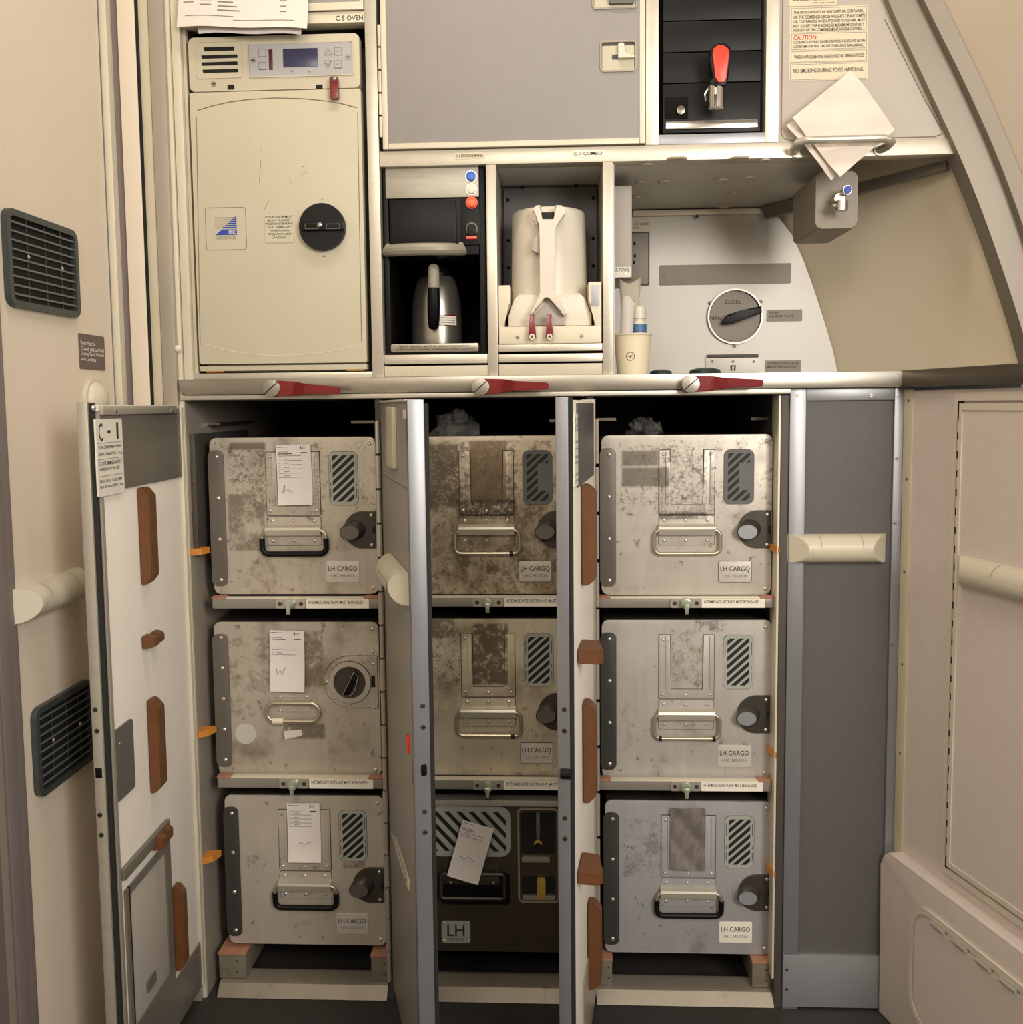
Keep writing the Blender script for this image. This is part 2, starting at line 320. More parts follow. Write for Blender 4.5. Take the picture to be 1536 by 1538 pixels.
# sidewall lining behind the worktop niche and the arch that frames it
inner = [(1335, 0), (1360, 65), (1396, 133), (1420, 185), (1435, 221), (1456, 266), (1477, 325), (1499, 385), (1517, 440), (1530, 480), (1545, 530), (1560, 590)]
mid = [(1381, 0), (1422, 68), (1448, 130), (1482, 203), (1508, 273), (1536, 344), (1552, 400), (1567, 450), (1580, 500), (1592, 550), (1602, 590), (1610, 620)]
outer = [(1414.6, 0), (1451, 70), (1482, 138), (1508, 200), (1534, 260), (1560, 330), (1583, 400), (1603, 460), (1616, 500), (1630, 550), (1640, 590), (1645, 620)]
top = [(1270, -160), (1315, -160), (1345, -160)]

def resample(P, m):
    d = [0]
    for i in range(1, len(P)): d.append(d[-1]+math.hypot(P[i][0]-P[i-1][0], P[i][1]-P[i-1][1]))
    out = []
    for j in range(m):
        t = d[-1]*j/(m-1); i = max(k for k in range(len(P)) if d[k] <= t+1e-9); i = min(i, len(P)-2); u = (t-d[i])/(d[i+1]-d[i])
        out.append((P[i][0]+(P[i+1][0]-P[i][0])*u, P[i][1]+(P[i+1][1]-P[i][1])*u))
    return out
def smooth(P, m=6):
    out = []
    for i in range(len(P)-1):
        p0, p1, p2, p3 = P[max(i-1, 0)], P[i], P[i+1], P[min(i+2, len(P)-1)]
        for j in range(m):
            t = j/m; out.append(tuple(0.5*(2*p1[k]+(p2[k]-p0[k])*t+(2*p0[k]-5*p1[k]+4*p2[k]-p3[k])*t*t+(3*p1[k]-p0[k]-3*p2[k]+p3[k])*t**3) for k in (0, 1)))
    return out+[P[-1]]
inner = [top[0]]+inner; mid = [top[1]]+mid; outer = [top[2]]+outer
inner, mid, outer = [smooth(resample(P, 9), 5) for P in (inner, mid, outer)]
YA = -0.012
def strip(name, A, B, ya, yb, k, y1=0.03):
    m = MB(); a = [W.P(*p, ya) for p in A]; b = [W.P(*p, yb) for p in B]; q = len(a)
    vs = [(x, ya, z) for x, z in a]+[(x, yb, z) for x, z in b]+[(x, y1, z) for x, z in a]+[(x, y1, z) for x, z in b]; fs = []
    for i in range(q-1): fs += [(i, i+1, q+i+1, q+i), (2*q+i+1, 2*q+i, 3*q+i, 3*q+i+1), (i+1, i, 2*q+i, 2*q+i+1), (q+i, q+i+1, 3*q+i+1, 3*q+i)]
    fs += [(0, q, 3*q, 2*q), (q-1, 3*q-1, 4*q-1, 2*q-1)]
    m.add(vs, fs, k); return m.build(name)
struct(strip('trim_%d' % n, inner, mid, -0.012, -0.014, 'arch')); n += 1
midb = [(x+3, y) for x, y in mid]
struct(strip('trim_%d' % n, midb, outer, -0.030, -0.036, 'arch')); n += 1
midc = [(x+3.5, y) for x, y in mid]
# liner inside the niche: from the back panel's curved edge to the arch
bk = [(1150, 250), (1173, 316), (1186, 355), (1202, 392), (1218, 436), (1233, 483), (1246, 527), (1256, 575)]
YB = 0.40
ft = [W.P(*p, 0.02) for p in inner]; ftc = resample([(x+0.012, z) for x, z in ft if z < 1.62], 14); bkc = resample([W.P(*p, YB) for p in bk], 14)
m = MB(); vs = []; nx = 8
for j in range(14):
    zt = 1.60+(1.07-1.60)*j/13
    def xat(P, z):
        for i in range(len(P)-1):
            if P[i][1] >= z >= P[i+1][1]: return P[i][0]+(P[i+1][0]-P[i][0])*(P[i][1]-z)/(P[i][1]-P[i+1][1]+1e-9)
        if z > P[0][1]: return P[0][0]+(P[1][0]-P[0][0])*(P[0][1]-z)/(P[0][1]-P[1][1])
        return P[-1][0]+(P[-1][0]-P[-2][0])*(P[-1][1]-z)/(P[-2][1]-P[-1][1])
    xa, xb = xat(ftc, zt), xat(bkc, zt)
    for i in range(nx+1):
        u = i/nx; vs.append((xa+(xb-xa)*u+0.010*math.sin(math.pi*u), 0.02+(YB+0.03-0.02)*u, zt))
o = len(vs); vs += [(x+0.02, y, z) for x, y, z in vs]; fs = []
for j in range(13):
    for i in range(nx): a = j*(nx+1)+i; fs += [(a, a+1, a+nx+2, a+nx+1), (o+a, o+a+nx+1, o+a+nx+2, o+a+1)]
m.add(vs, fs, 'liner'); struct(m.build('wall_sidewall'))
# beige lining on the camera's side of the arch
m = MB(); vs = []; oo = [W.P(*p, -0.03) for p in outer]
for x, z in oo:
    for i in range(5): u = i/4; vs.append((x-0.004+0.30*u, -0.030-0.62*u, z))
fs = [(j*5+i, j*5+i+1, j*5+i+6, j*5+i+5) for j in range(len(oo)-1) for i in range(4)]
o = len(vs); vs += [(x+0.02, y+0.01, z) for x, y, z in vs]; fs += [(o+a, o+d, o+c, o+b) for a, b, c, d in list(fs)]
m.add(vs, fs, 'beige'); struct(m.build('wall_upper_right'))
# ================================================================== left wall fittings
def vent2(label, x0, y0, x1, y1):
    a, b, c_, d_ = FL.R(x0, y0, x1, y1); vent('vent_grille', label, ((a+b)/2, (c_+d_)/2), ((b-a)/2, (d_-c_)/2), None, None, 'louvred vents on the left wall')
def vent(name, label, c, h, _a, _b, group):
    cx, cz = c; wd, ht = h; t = thing(name, label, 'air vent', FL.M @ Vector((cx, 0, cz)), group)
    m = MB(FL); m.ring(rr(cx-wd, cx+wd, cz-ht, cz+ht, 0.016, 8), rr(cx-wd+0.009, cx+wd-0.009, cz-ht+0.009, cz+ht-0.009, 0.008, 8), -0.009, -0.0005, 'grille'); m.build('frame', t)
    m = MB(FL); m.rrect(cx-wd+0.008, cx+wd-0.008, cz-ht+0.008, cz+ht-0.008, -0.0012, -0.0004, 0.007, 'slot'); m.build('backing', t)
    for i in range(9):
        z = cz-ht+0.009+(2*ht-0.018)*(i+0.7)/9.4; MB(FL).box(cx-wd+0.008, cx+wd-0.008, -0.0078, -0.0060, z-0.0014, z+0.0014, 'slat', 0.0006).build('slat', t)
    for x in (-0.45, 0.05, 0.5): MB(FL).box(cx+wd*x-0.0006, cx+wd*x+0.0006, -0.0062, -0.0052, cz-ht+0.008, cz+ht-0.008, 'grille').build('rib', t)
    for x, z in ((-0.45, 0.1), (0.5, 0.05)): MB(FL).dome(cx+wd*x, cz+ht*z, 0.003, -0.007, 0.002, 'rivet').build('screw', t)
vent2('dark grey louvred air vent high on the left wall, above the brown door sign', 4, 330, 110, 468)
vent2('dark louvred air vent low on the left wall, in the shadow of the open door', 46, 1040, 135, 1172)
def pill_handle(fr, parent, x0, x1, zc, h, dep, k='handle_plastic', slant=0.62, tag_=None):
    """moulded grab handle: half-round bar with slanted concave ends, inset grip panel"""
    m = MB(fr); N = 12; S = 28; vs = []
    for j in range(N+1):
        a = math.pi*j/N; z = zc+h/2*math.cos(a); y = -dep*math.sin(a)**0.8; e = h*slant*(math.sin(a)**1.1)
        for i in range(S+1):
            u = i/S; vs.append((x0+e+(x1-x0-2*e)*u, y, z))
    fs = [(j*(S+1)+i, j*(S+1)+i+1, (j+1)*(S+1)+i+1, (j+1)*(S+1)+i) for j in range(N) for i in range(S)]
    fs += [tuple(j*(S+1) for j in range(N+1)), tuple(j*(S+1)+S for j in range(N, -1, -1))]
    m.add(vs, fs, k); b = m.build('handle', parent)
    m = MB(fr); vs = []                      # grip panel sits a hair proud on the lower front
    g0, g1 = x0+(x1-x0)*0.22, x0+(x1-x0)*0.80
    for j in range(6):
        a = math.pi*(0.44+0.20*j/5); z = zc+(h/2+0.0008)*math.cos(a); y = -(dep+0.0008)*math.sin(a)**0.8; vs += [(g0, y, z), (g1, y, z)]
    m.add(vs, [(2*j, 2*j+1, 2*j+3, 2*j+2) for j in range(5)], k); m.build('grip_panel', b)
    for u in (0.30, 0.72):
        m = MB(fr); vs = []
        for j in range(5):
            a = math.pi*(0.08+0.36*j/4)
            vs += [(x0+(x1-x0)*u, -(dep+0.0005)*math.sin(a)**0.8, zc+(h/2+0.0005)*math.cos(a)), (x0+(x1-x0)*u+0.0010, -(dep+0.0005)*math.sin(a)**0.8, zc+(h/2+0.0005)*math.cos(a))]
        m.add(vs, [(2*j, 2*j+1, 2*j+3, 2*j+2) for j in range(4)], 'jamb_grey'); m.build('seam', b)
    return b
a, zc = FL.P(27, 912); b = a+0.165
t = thing('grab_bar', 'cream half-round grab bar on the left wall beside the open door', 'handle', FL.M @ Vector((a, 0, zc))); pill_handle(FL, t, a-0.02, b, zc+0.004, 0.048, 0.030)
a, b, c_, d_ = FL.R(119, 503, 157, 555, -0.001)
m = MB(FL); m.rrect(a, b, c_, d_, -0.0012, 0.0, 0.003, 'sign_brown'); hh = d_-c_
for i, s in enumerate(('Door Must Be', 'Closed and Latched', 'During Taxi, Takeoff', 'and Landing')):
    z1 = d_-hh*(0.20+0.155*i); m.text(s, a+0.05*(b-a), a+(b-a)*(0.62 if i in (0, 3) else 0.95), z1-hh*0.12, z1, -0.0015, 'text_white')
one('door_sign', m, 'small brown sign with white writing on the left wall: Door Must Be Closed', 'sign')
x, z = FL.P(140, 600); t = thing('bump_stop', 'pale moulded round stop on the left wall, above the open door top', 'door stop', FL.M @ Vector((x, 0, z)))
m = MB(FL); vs = []
for j in range(9):
    ph = math.pi/2*j/8
    for i in range(24): th = 2*math.pi*i/24; vs.append((x+0.030*math.cos(ph)*math.cos(th), -0.022*math.sin(ph), z+0.030*math.cos(ph)*math.sin(th)))
m.add(vs, [(j*24+i, j*24+(i+1) % 24, (j+1)*24+(i+1) % 24, (j+1)*24+i) for j in range(8) for i in range(24)], 'handle_plastic'); m.build('dome', t)
m = MB(FL); m.annulus(x, z, 0.026, 0.033, -0.006, 0.0, 'handle_plastic'); m.build('rim', t)
x, z = W.P(271, 524, -0.004); one('cap_button', MB().dome(x, z, 0.006, -0.0145, 0.004, 'white'), 'small white round button cap on the jamb left of the oven', 'button')
# ================================================================== right wall: stowage door and floor bulge
struct(MB(FR).box(0.0, 0.75, 0.0, 0.03, 0.0, 1.060, 'side_grey').build('wall_right'))
t = thing('corner_strip', 'tan screwed corner strip where the galley meets the right wall', 'trim strip', FR.M @ Vector((0, 0, 0)))
q = FR.P(1370, 700)[0]; MB(FR).box(0.0, 0.022, -0.003, 0.0, 0.0, 1.062, 'jamb_tan', 0.0008).build('strip', t)
for px, py in ((1365, 602), (1361, 719), (1357, 857), (1354, 996), (1352, 1130)): z = FR.P(px, py)[1]; screw(FR, t, 0.012, z, -0.003, 0.0025)
t = thing('stowage_door', 'grey hinged stowage door with a cream handle on the right wall', 'door', FR.M @ Vector((FR.P(1428, 1000)[0], 0, 0.5)))
def at(px, py, y=0): return FR.P(px, py, y)
x0 = at(1436, 650)[0]; zt = at(1440, 590)[1]; zb = at(1420, 1308)[1]; xr = 0.62
MB(FR).ring([(x0, zt), (xr, zt), (xr, zb), (x0, zb)], [(x0+0.010, zt-0.012), (xr-0.01, zt-0.012), (xr-0.01, zb+0.010), (x0+0.010, zb+0.010)], -0.006, 0.0, 'side_trim').build('frame', t)
MB(FR).ring([(x0+0.014, zt-0.016), (xr-0.012, zt-0.016), (xr-0.012, zb+0.014), (x0+0.014, zb+0.014)], [(x0+0.020, zt-0.026), (xr-0.02, zt-0.026), (xr-0.02, zb+0.022), (x0+0.020, zb+0.022)], -0.007, 0.0, 'side_trim').build('edging', t)
MB(FR).box(x0+0.018, xr-0.012, -0.005, 0.0, zb+0.02, zt-0.024, 'side_grey').build('panel', t)
MB(FR).box(x0+0.0095, x0+0.0155, -0.0062, 0.0, zb+0.01, zt-0.012, 'void').build('gap', t)
h = zt-zb-0.06
for i in range(24): z = zb+0.03+h*i/24; MB(FR).cyl((x0+0.012, -0.0055, z), (x0+0.012, -0.0055, z+h/24*0.62), 0.0028, 'jamb_grey', seg=8).build('hinge_knuckle', t)
a, z = at(1449, 856); pill_handle(FR, t, a-0.005, a+0.30, z, 0.046, 0.028)
t = thing('floor_bulge', 'grey moulded bulge with an inset hatch low on the right wall', 'cover', FR.M @ Vector((0, 0, 0)))
BY = -0.024; FB = Fr(FR.O.x+FR.y.x*BY, FR.O.y+FR.y.y*BY, math.atan2(FR.x.y, FR.x.x))
zt2 = FB.P(1400, 1330)[1]; m = MB(FB); p = rr(-0.004, 0.70, -0.2, zt2, 0.028, 8); p = [(x, max(z, 0.0)) for x, z in p]
m.prism([q for q in p if q[1] > 0]+[(-0.004, 0.0), (0.70, 0.0)], 0.0, 0.024, 'side_grey', 0.006); m.build('shell', t)
hx, hz = FB.P(1367, 1460)[0], FB.P(1392, 1364)[1]
o = rr(hx, 0.60, 0.05, hz, 0.045, 10); i_ = rr(hx+0.008, 0.592, 0.058, hz-0.010, 0.038, 10); m = MB(FB); m.ring(o, i_, -0.004, 0.0, 'side_trim'); m.build('hatch_frame', t)
m = MB(FB); m.rrect(hx+0.013, 0.587, 0.063, hz-0.017, -0.0035, 0.0, 0.034, 'side_grey', seg=10); m.build('hatch', t)
for i in range(9): x = hx+0.055+0.05*i; MB(FB).cyl((x, -0.005, hz-0.0135), (x+0.030, -0.005, hz-0.0135), 0.0035, 'frame_alu', seg=8).build('hinge_knuckle', t)
# ================================================================== base cabinet with three open compartments
base = thing('base_cabinet', 'lower galley cabinet with three open doors, under the steel worktop', 'cabinet', (-0.1, 0, 0))
for (a, b, y0, nm) in ((-0.634, -0.624, 0.0, 'side_panel'), (-0.302, -0.290, 0.004, 'divider'), (0.052, 0.064, 0.004, 'divider'), (0.3715, 0.384, 0.0, 'side_panel')):
    MB().box(a, b, y0, 0.55, 0.0, 1.062, 'jamb_grey' if a < -0.6 else 'interior', 0.001).build(nm, base)  # leftmost panel gets a paler colour to paint the light reaching it
MB().box(-0.634, 0.384, 0.55, 0.56, 0.0, 1.062, 'void').build('back_panel', base)
MB().box(-0.634, 0.384, 0.0, 0.55, 1.056, 1.0655, 'interior').build('top_panel', base)
MB().box(-0.628, 0.384, -0.010, 0.0, 1.0575, 1.0655, 'frame_alu', 0.001).build('hinge_bar', base)
BAYS = [(-0.624, -0.302), (-0.290, 0.052), (0.064, 0.3715)]
MB().box(0.3675, 0.3712, 0.002, 0.05, 0.05, 1.055, 'beige_trim', 0.0006).build('edge_strip', base)
MB().box(-0.6235, -0.6145, 0.012, 0.30, 0.80, 1.0, 'interior', 0.001).build('shelf_track', base)
for i in range(6): z = W.P(291, 725+21*i, 0.02)[1]; MB().dome(-0.619, z, 0.0022, 0.0115, 0.001, 'bumper').build('rivet', base)
for (x0, x1, y, k) in ((300, 331, 638, 0), (527, 562, 635, 0), (825, 842, 633, 0), (897, 925, 631, 0), (1128, 1180, 630, 0)):
    r = W.R(x0, y-3, x1, y+1, 0.10); MB().box(r[0], r[1], 0.10, 0.30, r[2], r[3], 'steel_dark').build('runner', base)
# restraint rails
for bi, (px, ys) in enumerate((((317, 565), (900, 915)), ((606, 858), (898.5, 912)), ((901, 1160), (899.5, 914)), ((325, 573), (1171, 1186)), ((606, 858), (1174, 1188)), ((902, 1158), (1175.5, 1190)))):
    b = bi % 3; x0, x1 = BAYS[b]; _, _, z0, z1 = W.R(px[0], ys[0], px[1], ys[1], 0.010); xm = (W.P(435 if b == 0 else 732 if b == 1 else 1030, ys[0], 0.01)[0]+(0 if bi < 3 else 0.006 if b == 0 else 0))
    ry = 0.024; ra, rb = x0+0.004 if b else W.P(px[0], ys[0], 0.01)[0], x1-0.004
    rail = MB().box(ra, rb, 0.016, 0.055, z0, z1, 'rail_face', 0.0012).build('restraint_rail', base)
    MB().box(ra+0.024, rb-0.004, 0.0155, 0.030, z1-0.0005, z1+0.0016, 'beige_trim', 0.0005).build('top_lip', rail)
    for (c0, c1) in ((ra-0.001, ra+0.024), (rb-0.024, rb+0.001)):
        MB().box(c0, c1, 0.0148, 0.032, z1-0.001, z1+0.0036, 'pad', 0.001).build('wear_pad', rail)
    zm = (z0+z1)/2; hp = (z1-z0)/2
    m = MB(); m.rrect(xm-0.026, xm+0.026, zm-hp*0.92, zm+hp*0.92, 0.0135, 0.016, 0.003, 'rivet'); m.build('latch_plate', rail)
    for s in (-1, 1): MB().disc(xm+s*0.0185, zm, 0.0036, 0.0126, 0.0135, 'latch_dark', 14).build('screw', rail)
    m = MB(); m.disc(xm, zm+0.001, 0.0088, 0.002, 0.0135, 'latch_green', 20, bev=0.001); m.prism([(xm-0.004, zm), (xm+0.004, zm), (xm+0.0028, zm-0.0155), (xm-0.0028, zm-0.0155)], -0.002, 0.002, 'latch_green', 0.001); m.build('turn_latch', rail)
    m = MB(); a, c = xm+0.027, rb-0.016 if b != 1 else rb+0.0; m.box(a, c, 0.0148, 0.0160, z0+0.0004, z1-0.0006, 'placard_white'); H = z1-z0
    m.text('INTERMEDIATE RESTRAINT MUST BE ENGAGED', a+0.004, c-0.010, z0+H*0.48, z0+H*0.82, 0.0146); m.text('PN 1234', c-0.03, c-0.004, z0+H*0.12, z0+H*0.28, 0.0086, 'ink_grey') if False else None
    m.build('placard', rail)
# sills and support blocks
for b, (x0, x1, k) in enumerate(((-0.606, -0.303, 'sill'), (-0.285, 0.048, 'sill'), (0.066, 0.371, 'sill'))):
    m = MB(); vs = []
    pr = [(-0.004, 0.001), (0.012, 0.019), (0.018, 0.021), (0.052, 0.022), (0.052, 0.002)]
    m.add([(x, y, z) for x in (x0, x1) for y, z in pr], [(0, 1, 2, 3, 4), (9, 8, 7, 6, 5)]+[(i, 5+i, 5+(i+1) % 5, (i+1) % 5) for i in range(5)], k); m.build('sill_plate', base)
for b, x0, x1, px in ((0, -0.609, -0.560, 1), (0, -0.334, -0.303, 1), (1, -0.285, -0.24, 1), (1, 0.02, 0.050, 1), (2, 0.066, 0.094, 1), (2, 0.338, 0.371, 1)):
    bl = MB().box(x0, x1, 0.020, 0.30, 0.0225 if True else 0, 0.067, 'sill', 0.001).build('support_block', base)
    MB().box(x0-0.001, x1+0.001, 0.017, 0.30, 0.0668, 0.0712, 'pad', 0.001).build('wear_pad', bl)
    for zz in (0.035, 0.055): MB().dome((x0+x1)/2+0.008, zz, 0.002, 0.020, 0.0008, 'latch_dark').build('rivet', bl)
# side guides inside the compartments
for (px0, py0, px1, py1, xw, nm, sg) in ((291, 822, 314, 833, -0.624, 'side_guide', 1), (303, 1090, 322, 1107, -0.624, 'side_guide', 1), (306, 1272, 334, 1300, -0.624, 'side_guide', 1),
                                        (1154, 819, 1172, 828, 0.3715, 'side_guide', -1), (1158, 1121, 1170, 1136, 0.3715, 'side_guide', -1), (1158, 1298, 1166, 1312, 0.3715, 'side_guide', -1)):
    zc = W.P((px0+px1)/2, (py0+py1)/2, 0.02)[1]
    m = MB(); d = 0.022*sg if sg > 0 else -0.010
    m.add([(xw, -0.002, zc-0.005), (xw, 0.032, zc-0.005), (xw+d, 0.032, zc-0.005), (xw+d*0.7, 0.010, zc-0.005), (xw, -0.002, zc+0.006), (xw, 0.032, zc+0.006), (xw+d, 0.032, zc+0.006), (xw+d*0.7, 0.010, zc+0.006)],
          [(0, 1, 2, 3), (7, 6, 5, 4), (0, 4, 5, 1), (1, 5, 6, 2), (2, 6, 7, 3), (3, 7, 4, 0)], 'orange'); m.build(nm, base)
# ---------------------------------------------------------------- doors
ZB, ZT = 0.030, 1.0495
def bumper(fr, parent, x0, x1, z0, z1, dep, ch=0.012, k='bumper', y0=0.0):
    m = MB(fr); vs = []
    prof = [(z0, 0.0), (z0, dep*0.45), (z0+ch, dep), (z1-ch, dep), (z1, dep*0.45), (z1, 0.0)]
    q = len(prof)
    for x in (x0, x1): vs += [(x, y0-d, z) for z, d in prof]
    m.add(vs, [tuple(range(q)), tuple(range(2*q-1, q-1, -1))]+[(i, q+i, q+(i+1) % q, (i+1) % q) for i in range(q)], k)
    bmesh.ops.bevel(m.b, geom=m.b.edges[:], offset=0.0015, segments=2, affect='EDGES', clamp_overlap=True)
    return m.build('bumper', parent)
def end_face(fr, x):        # the door edge that faces the camera: local x along the door's thickness
    o = fr.O+fr.x*x; return fr, o
# left door: inner face towards the right
hx, hy, ex, ey = -0.6290, 0.0, -0.6229, -0.3219
FD = dirfr(ex, ey, hx-ex, hy-ey)
dl = MB(FD).box(0.004, 0.318, 0.001, 0.020, ZB, ZT, 'door_inner', 0.001).build('compartment_door', base)
MB(FD).box(-0.006, 0.0035, 0.0065, 0.0215, ZB-0.004, ZT+0.004, 'frame_alu', 0.0012).build('edge_trim', dl)
MB(FD).box(-0.003, 0.0038, 0.000, 0.0064, ZB, ZT+0.003, 'rubber', 0.001).build('gasket', dl)
MB(FD).box(0.0038, 0.012, -0.0025, 0.001, ZB, ZT-0.008, 'jamb_grey', 0.0006).build('edging', dl)
MB(FD).box(0.308, 0.320, -0.0035, 0.020, ZB, ZT-0.004, 'beige_trim', 0.0008).build('hinge_edge', dl)
xa = FD.P(146, 700)[0]
zt = FD.P(205, 612)[1]; zb_ = FD.P(230, 725)[1]
MB(FD).box(0.012, 0.3078, -0.0012, 0.0008, zb_, ZT-0.012, 'edge_grey', 0.0004).build('upper_panel', dl)
br = MB(FD).box(0.012, 0.294, -0.006, -0.0012, FD.P(205, 622)[1], FD.P(205, 609.5)[1], 'frame_alu', 0.0008).build('top_strip', dl)
for px in (168, 254): x, z = FD.P(px, 618); screw(FD, br, x, z, -0.006, 0.003)
for px, py in ((138.5, 613), (262, 612)): x, z = FD.P(px, py); MB(FD).dome(x, z, 0.0045, -0.001 if px < 200 else -0.004, 0.004, 'rivet').build('rivet', dl)
m = MB(FD); x0, x1 = FD.P(145, 690, -0.003)[0], FD.P(184.5, 690, -0.003)[0]; z1, z0 = FD.P(165, 629, -0.001)[1], FD.P(165, 743, -0.001)[1]
m.rrect(x0, x1, z0, z1, -0.0036, -0.0012, 0.002, 'placard_white'); wd, ht = x1-x0, z1-z0
def ln(s, u0, u1, v0, v1, k='ink'): m.text(s, x0+wd*u0, x0+wd*u1, z1-ht*v1, z1-ht*v0, -0.0039, k)
ln('C', 0.10, 0.24, 0.05, 0.29); ln('1', 0.765, 0.84, 0.05, 0.27); m.box(x0+wd*0.42, x0+wd*0.53, -0.0040, -0.0036, z1-ht*0.185, z1-ht*0.15, 'ink')
for v in (0.31, 0.52, 0.74): m.box(x0+wd*0.03, x0+wd*0.97, -0.0039, -0.0036, z1-ht*v-0.0003, z1-ht*v+0.0003, 'ink_grey')
ln('TOTAL COMPARTMENT WEIGHT', 0.06, 0.93, 0.345, 0.385); ln('200.0 lbs/90.7 Kg', 0.06, 0.95, 0.435, 0.485)
ln('CLOSE IMMEDIATELY', 0.06, 0.93, 0.55, 0.60); ln('WHEN NOT IN USE', 0.06, 0.83, 0.63, 0.67); ln('EACH SHELF LOAD LIMIT', 0.06, 0.92, 0.785, 0.825); ln('85.0 lbs/38.2 kg', 0.06, 0.95, 0.86, 0.905)
m.build('placard', dl, 'white placard reading C - 1 with weight limits')
def dl_b(px, y0, y1, dep, sw, ch=0.012):
    x = FD.P(px, (y0+y1)/2)[0]; return bumper(FD, dl, x, x+sw, FD.P(px+6, y1)[1], FD.P(px+6, y0)[1], dep, ch)
dl_b(208, 731, 877, 0.0185, 0.026); dl_b(222, 1046, 1189, 0.0185, 0.024); dl_b(260.5, 1322, 1455, 0.0170, 0.020)
dl_b(212, 952, 972, 0.021, 0.018, 0.004); dl_b(225, 946, 966, 0.015, 0.020, 0.004)
m = MB(FD); pts = [FD.P(*p, -0.001) for p in ((162.5, 1105), (197, 1078.5), (203, 1183), (171, 1208))]; xs = (pts[0][0]+pts[3][0])/2, (pts[1][0]+pts[2][0])/2; zs = (pts[2][1]+pts[3][1])/2, (pts[0][1]+pts[1][1])/2
m.rrect(0.0125, xs[1], zs[0], zs[1], -0.0022, 0.0006, 0.006, 'grey_plastic'); MB(FD); pl = m.build('scuff_plate', dl)
MB(FD).dome(FD.P(177, 1117)[0], FD.P(177, 1117)[1], 0.002, -0.0022, 0.001, 'rivet').build('rivet', pl)
za, zb2 = FD.P(210, 1273)[1], FD.P(210, 1290)[1]
lg = MB(FD).box(0.014, FD.P(249, 1230)[0], -0.007, 0.0, zb2, za, 'edge_grey', 0.001).build('ledge', dl)
dl_b(226, 1250, 1272, 0.021, 0.016, 0.004); dl_b(239, 1237, 1260, 0.016, 0.018, 0.004)
hz = FD.P(225, 1292)[1]; hx0, hx1 = 0.022, FD.P(256, 1330)[0]; hzb = FD.P(225, 1506)[1]
MB(FD).ring([(hx0, ZB+0.01), (hx1, ZB+0.01), (hx1, hz), (hx0, hz)], [(hx0+0.014, hzb), (hx1-0.022, hzb), (hx1-0.022, hz-0.012), (hx0+0.014, hz-0.012)], -0.003, 0.0, 'edge_grey').build('hatch_frame', dl)
MB(FD).box(hx0+0.0145, hx1-0.0225, -0.0012, 0.0008, hzb+0.0005, hz-0.0125, 'panel_light', 0.0005).build('hatch_panel', dl)
MB(FD).box(hx0+0.010, hx0+0.0135, -0.0034, 0.0, ZB+0.01, hz, 'void').build('gap', dl)
x, z = FD.P(223, 1478); MB(FD).rrect(x-0.012, x+0.020, z-0.008, z+0.010, -0.004, -0.001, 0.002, 'grey_plastic', 0.0006).build('hatch_latch', dl)
zg = FD.P(292, 1428)[1]; MB(FD).box(hx1+0.0005, 0.3078, -0.0012, 0.0008, ZB, zg, 'edge_grey', 0.0004).build('lower_panel', dl)
# edge face of a door: frame whose plane is the free edge
FE = Fr(*(FD.O-FD.x*0.006).xy, math.atan2(-FD.y.y, -FD.y.x)) if False else None
def edge_frame(fr, xe, flip):     # plane at local x = xe, looking from the camera; local x across the thickness, left to right
    o = fr.O+fr.x*xe; d = -fr.y if flip else fr.y
    return Fr(o.x, o.y, math.atan2(d.y, d.x))
EL = edge_frame(FD, -0.006, True)
for px, py in ((143, 1066), (145.5, 1098), (150, 1224), (152, 1254)): x, z = EL.P(px, py); screw(EL, dl, min(max(x, -0.018), -0.010), z, 0.0, 0.0035, 'latch_dark')
x, z = EL.P(147, 1161); MB(EL).box(-0.019, -0.010, -0.0012, 0.001, z-0.007, z+0.007, 'black_matte', 0.0005).build('latch_slot', dl)
# middle door: outer face towards the left
FM = dirfr(-0.29325, 0.0, -0.19852+0.29325, -0.30775)
dm = MB(FM).box(0.004, 0.306, 0.001, 0.020, ZB, ZT, 'door_outer', 0.001).build('compartment_door', base)
MB(FM).box(0.3065, 0.322, -0.0005, 0.0225, ZB-0.002, ZT+0.003, 'frame_grey', 0.0014).build('edge_trim', dm)
MB(FM).box(0.296, 0.319, 0.0226, 0.029, ZB, ZT-0.002, 'rubber', 0.001).build('gasket', dm)
MB(FM).box(0.004, 0.306, -0.0015, 0.021, ZT+0.0002, ZT+0.0035, 'beige_trim', 0.0008).build('top_trim', dm)
for i in range(17):
    z = ZT-0.03-0.058*i; MB().cyl((-0.2975, -0.004, z), (-0.2975, -0.004, z-0.054), 0.0046 if i % 2 else 0.0038, 'frame_alu' if i < 5 else 'jamb_grey', seg=10).build('hinge_knuckle', base)
a, z1 = FM.P(584, 612, 0.0); c, z0 = FM.P(595.5, 704, 0.0); MB(FM).box(a, c, -0.006, 0.001, z0, z1, 'handle_plastic', 0.002).build('guide_strip', dm)
a, z = FM.P(605.5, 622); c = FM.P(610.5, 622)[0]; MB(FM).box(a, c, -0.0006, 0.001, z-0.006, z+0.006, 'placard_white').build('sticker', dm)
_, z = FM.P(593, 724); MB(FM).box(0.008, 0.304, 0.0006, 0.0012, z-0.0007, z+0.0007, 'grey_plastic').build('seam', dm)
_, z = FM.P(606, 880); pill_handle(FM, dm, 0.105, 0.300, z+0.004, 0.046, 0.026)
x, z = FM.P(615, 1122); m = MB(FM); m.prism([(x-0.020, z+0.012), (x-0.004, z+0.014), (x, z+0.002), (x-0.001, z-0.010), (x-0.009, z-0.002)], -0.003, 0.001, 'red_orange', 0.0006); m.build('red_indicator', dm, 'small red indicator flag')
